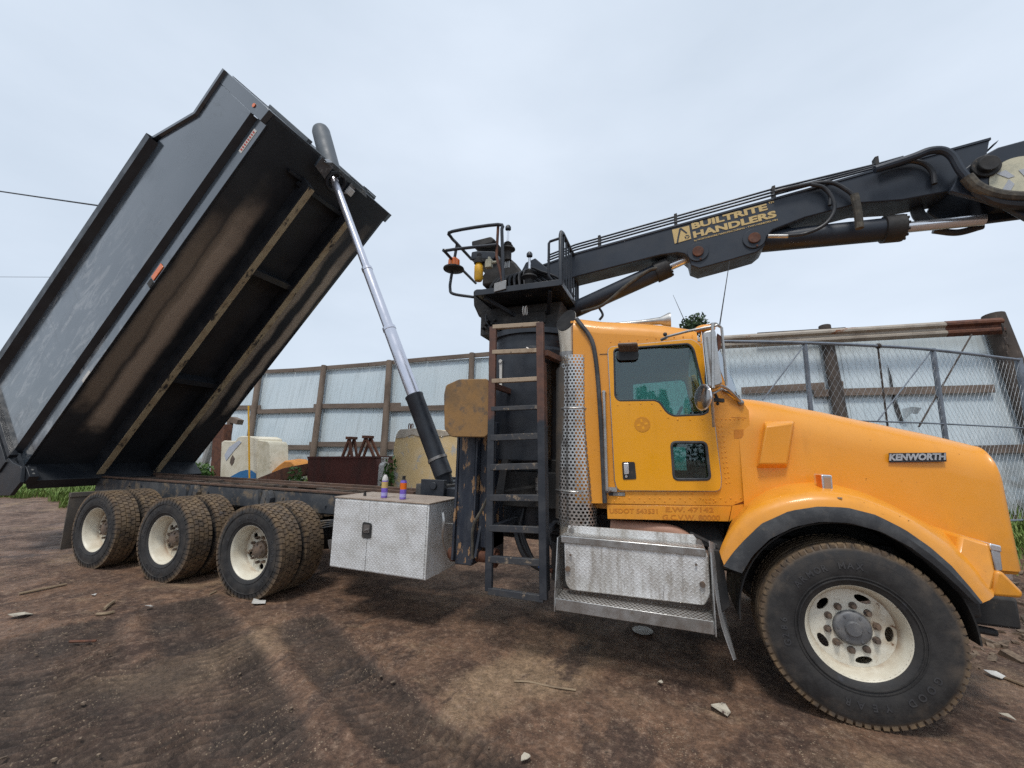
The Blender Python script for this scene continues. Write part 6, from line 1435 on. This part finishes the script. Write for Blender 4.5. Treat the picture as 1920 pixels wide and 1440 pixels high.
# ------------------------------------------------------------------ overhead wires
M['cable'] = weathered('black_cable', (.02, .024, .03), (.03, .034, .04), .6, bump=0)
def span(a, b, sag, r, label):
    pts = [a.lerp(b, k/24)-V3((0, 0, sag*4*(k/24)*(1-k/24))) for k in range(25)]; o = MB(); o.tube(pts, r, 6); solo(o, 'utility_wire', M['cable'], pts[12], label, 'wire')
pole = at(330, 402, y=16)
span(at(-260, 318, y=14), at(330, 406, y=16), 0.12, .07, 'thick black cable crossing the sky above the thin one'); span(at(-260, 517, y=14), at(330, 520, y=16), .05, .018, 'thin grey wire crossing the sky under the thick cable')
o = MB(); o.cyl((pole.x, 16.1, .5), (pole.x, 16.1, at(330, 400, y=16).z+.2), .14, .10, k=12); solo(o, 'utility_pole', M['timber'], (pole.x, 16.1, .5), 'timber utility pole carrying the wires behind the raised bed', 'pole')

# ------------------------------------------------------------------ litter
def on_ground(px, py, dz=0.):
    p = at(px, py, z=0); p = at(px, py, z=gz(p.x, p.y)); p.z = gz(p.x, p.y)+dz; return p
M['paper'] = weathered('dirty_paper', (.50, .45, .36), (.38, .33, .26), .85, scale=12, c3=(.08, .05, .04), s3=14, lo3=.58, hi3=.64, bump=.3)
M['wood'] = weathered('pale_stick', (.30, .22, .14), (.20, .14, .09), .85, bump=.3)
def scrap(px, py, s_, label, m='paper', n=6, seed=1):
    r_ = random.Random(seed); c_ = on_ground(px, py, .012); o = MB(); vs = []
    for k in range(n): a = 2*PI*k/n+r_.uniform(-.2, .2); vs.append(c_+V3((math.cos(a)*s_*r_.uniform(.8, 1.2), math.sin(a)*s_*r_.uniform(.6, 1.0), r_.uniform(-.002, .03))))
    o.prism(vs, (0, 0, .003)); bmesh.ops.triangulate(o.bm, faces=[f for f in o.bm.faces if len(f.verts) > 4]); solo(o, 'paper_scrap', M[m], c_, label, 'litter', 'scraps lying on the dirt', flat=True)
scrap(1351, 1337, .075, 'largest grey crumpled paper scrap, left of the front tyre', n=5, seed=4); scrap(484, 1132, .08, 'white paper scrap at the foot of the foremost rear tyre', 'white', 6, 2)
scrap(1238, 1287, .022, 'small green stone below the step, right of the twig', n=6, seed=3); scrap(1866, 1270, .06, 'white scrap on the dirt right of the front tyre', 'white', 5, 6); scrap(176, 1117, .03, 'tiny white scrap right of the long left stick', 'white', 5, 7); scrap(278, 1143, .04, 'flat white sliver below the middle rear tyre', 'white', 6, 8); scrap(36, 1158, .10, 'grey paper flake at the left photo edge', 'paper', 6, 9); scrap(1890, 1352, .04, 'pale flake at the lower right beyond the tyre', 'paper', 5, 12); scrap(985, 1428, .03, 'pale pebble at the bottom below the twig', 'paper', 6, 14)
def stick(pts, r, label, m='wood'):
    P = [on_ground(a, b, r*1.2) for a, b in pts]; o = MB(); o.tube(smooth(P, 12), r, 6); solo(o, 'stick', M[m], P[0], label, 'stick', 'sticks lying on the dirt')
stick([(964, 1279), (992, 1281), (1030, 1289), (1080, 1296)], .007, 'thin bent twig lying on the dirt below the step'); stick([(35, 1117), (80, 1108), (124, 1099)], .014, 'long straight pale stick on the dirt at far left'); stick([(195, 1146), (206, 1137), (213, 1131)], .016, 'short stub of wood below the rearmost wheel'); stick([(180, 1157), (197, 1156), (213, 1151)], .014, 'flat wood splinter under the short stub'); stick([(130, 1204), (180, 1203)], .010, 'thin dark stick at left, lowest of the wood pieces', 'rust'); stick([(1885, 1275), (1922, 1290)], .012, 'pale stick at the right photo edge'); stick([(393, 1116), (406, 1110)], .009, 'tiny splinter between the middle and foremost rear tyres')
c_ = on_ground(1205, 1185, .008); o = MB(); o.steps(c_, (0, 0, 1), [(0, .03), (.004, .088), (.012, .096), (.016, .09), (.014, .05)], 28); solo(o, 'round_lid', M['white'], c_, 'white round plastic lid lying under the cab step', 'lid')
o = MB(); rr = random.Random(21)      # loose stones, bark and chips
def chip_at(x, y, s_):
    z = gz(x, y)+s_*.2; a = rr.random()*6.28; u = V3((math.cos(a), math.sin(a), rr.uniform(-.3, .3)))*s_*rr.uniform(.7, 1.8); v_ = V3((-math.sin(a), math.cos(a), rr.uniform(-.3, .3)))*s_*rr.uniform(.4, .9)
    o.obox((x, y, z), u, v_, V3((0, 0, s_*rr.uniform(.25, .7)))+u*.2)
for _ in range(1900):
    x = rr.uniform(-4, 7.5); y = rr.uniform(-3.0, 3.2)
    if noise.noise(V3((x*.9, y*.9, 7))) < rr.uniform(-.6, .5): continue
    if -.35 < y < .8 and (4.3 < x < 5.6 or -4.3 < x < 0): continue
    chip_at(x, y, rr.choice((.003, .004, .005, .006, .009)))
for _ in range(1600): chip_at(rr.uniform(5.5, 12), rr.uniform(1.5, 6.2), rr.choice((.012, .02, .03, .045)))
ob = o.build('wood_chips', weathered('chips_and_stones', (.20, .145, .10), (.10, .07, .05), .9, scale=30, c3=(.34, .27, .19), s3=60, bump=.2), None, flat=True); tag(ob, kind='stuff')
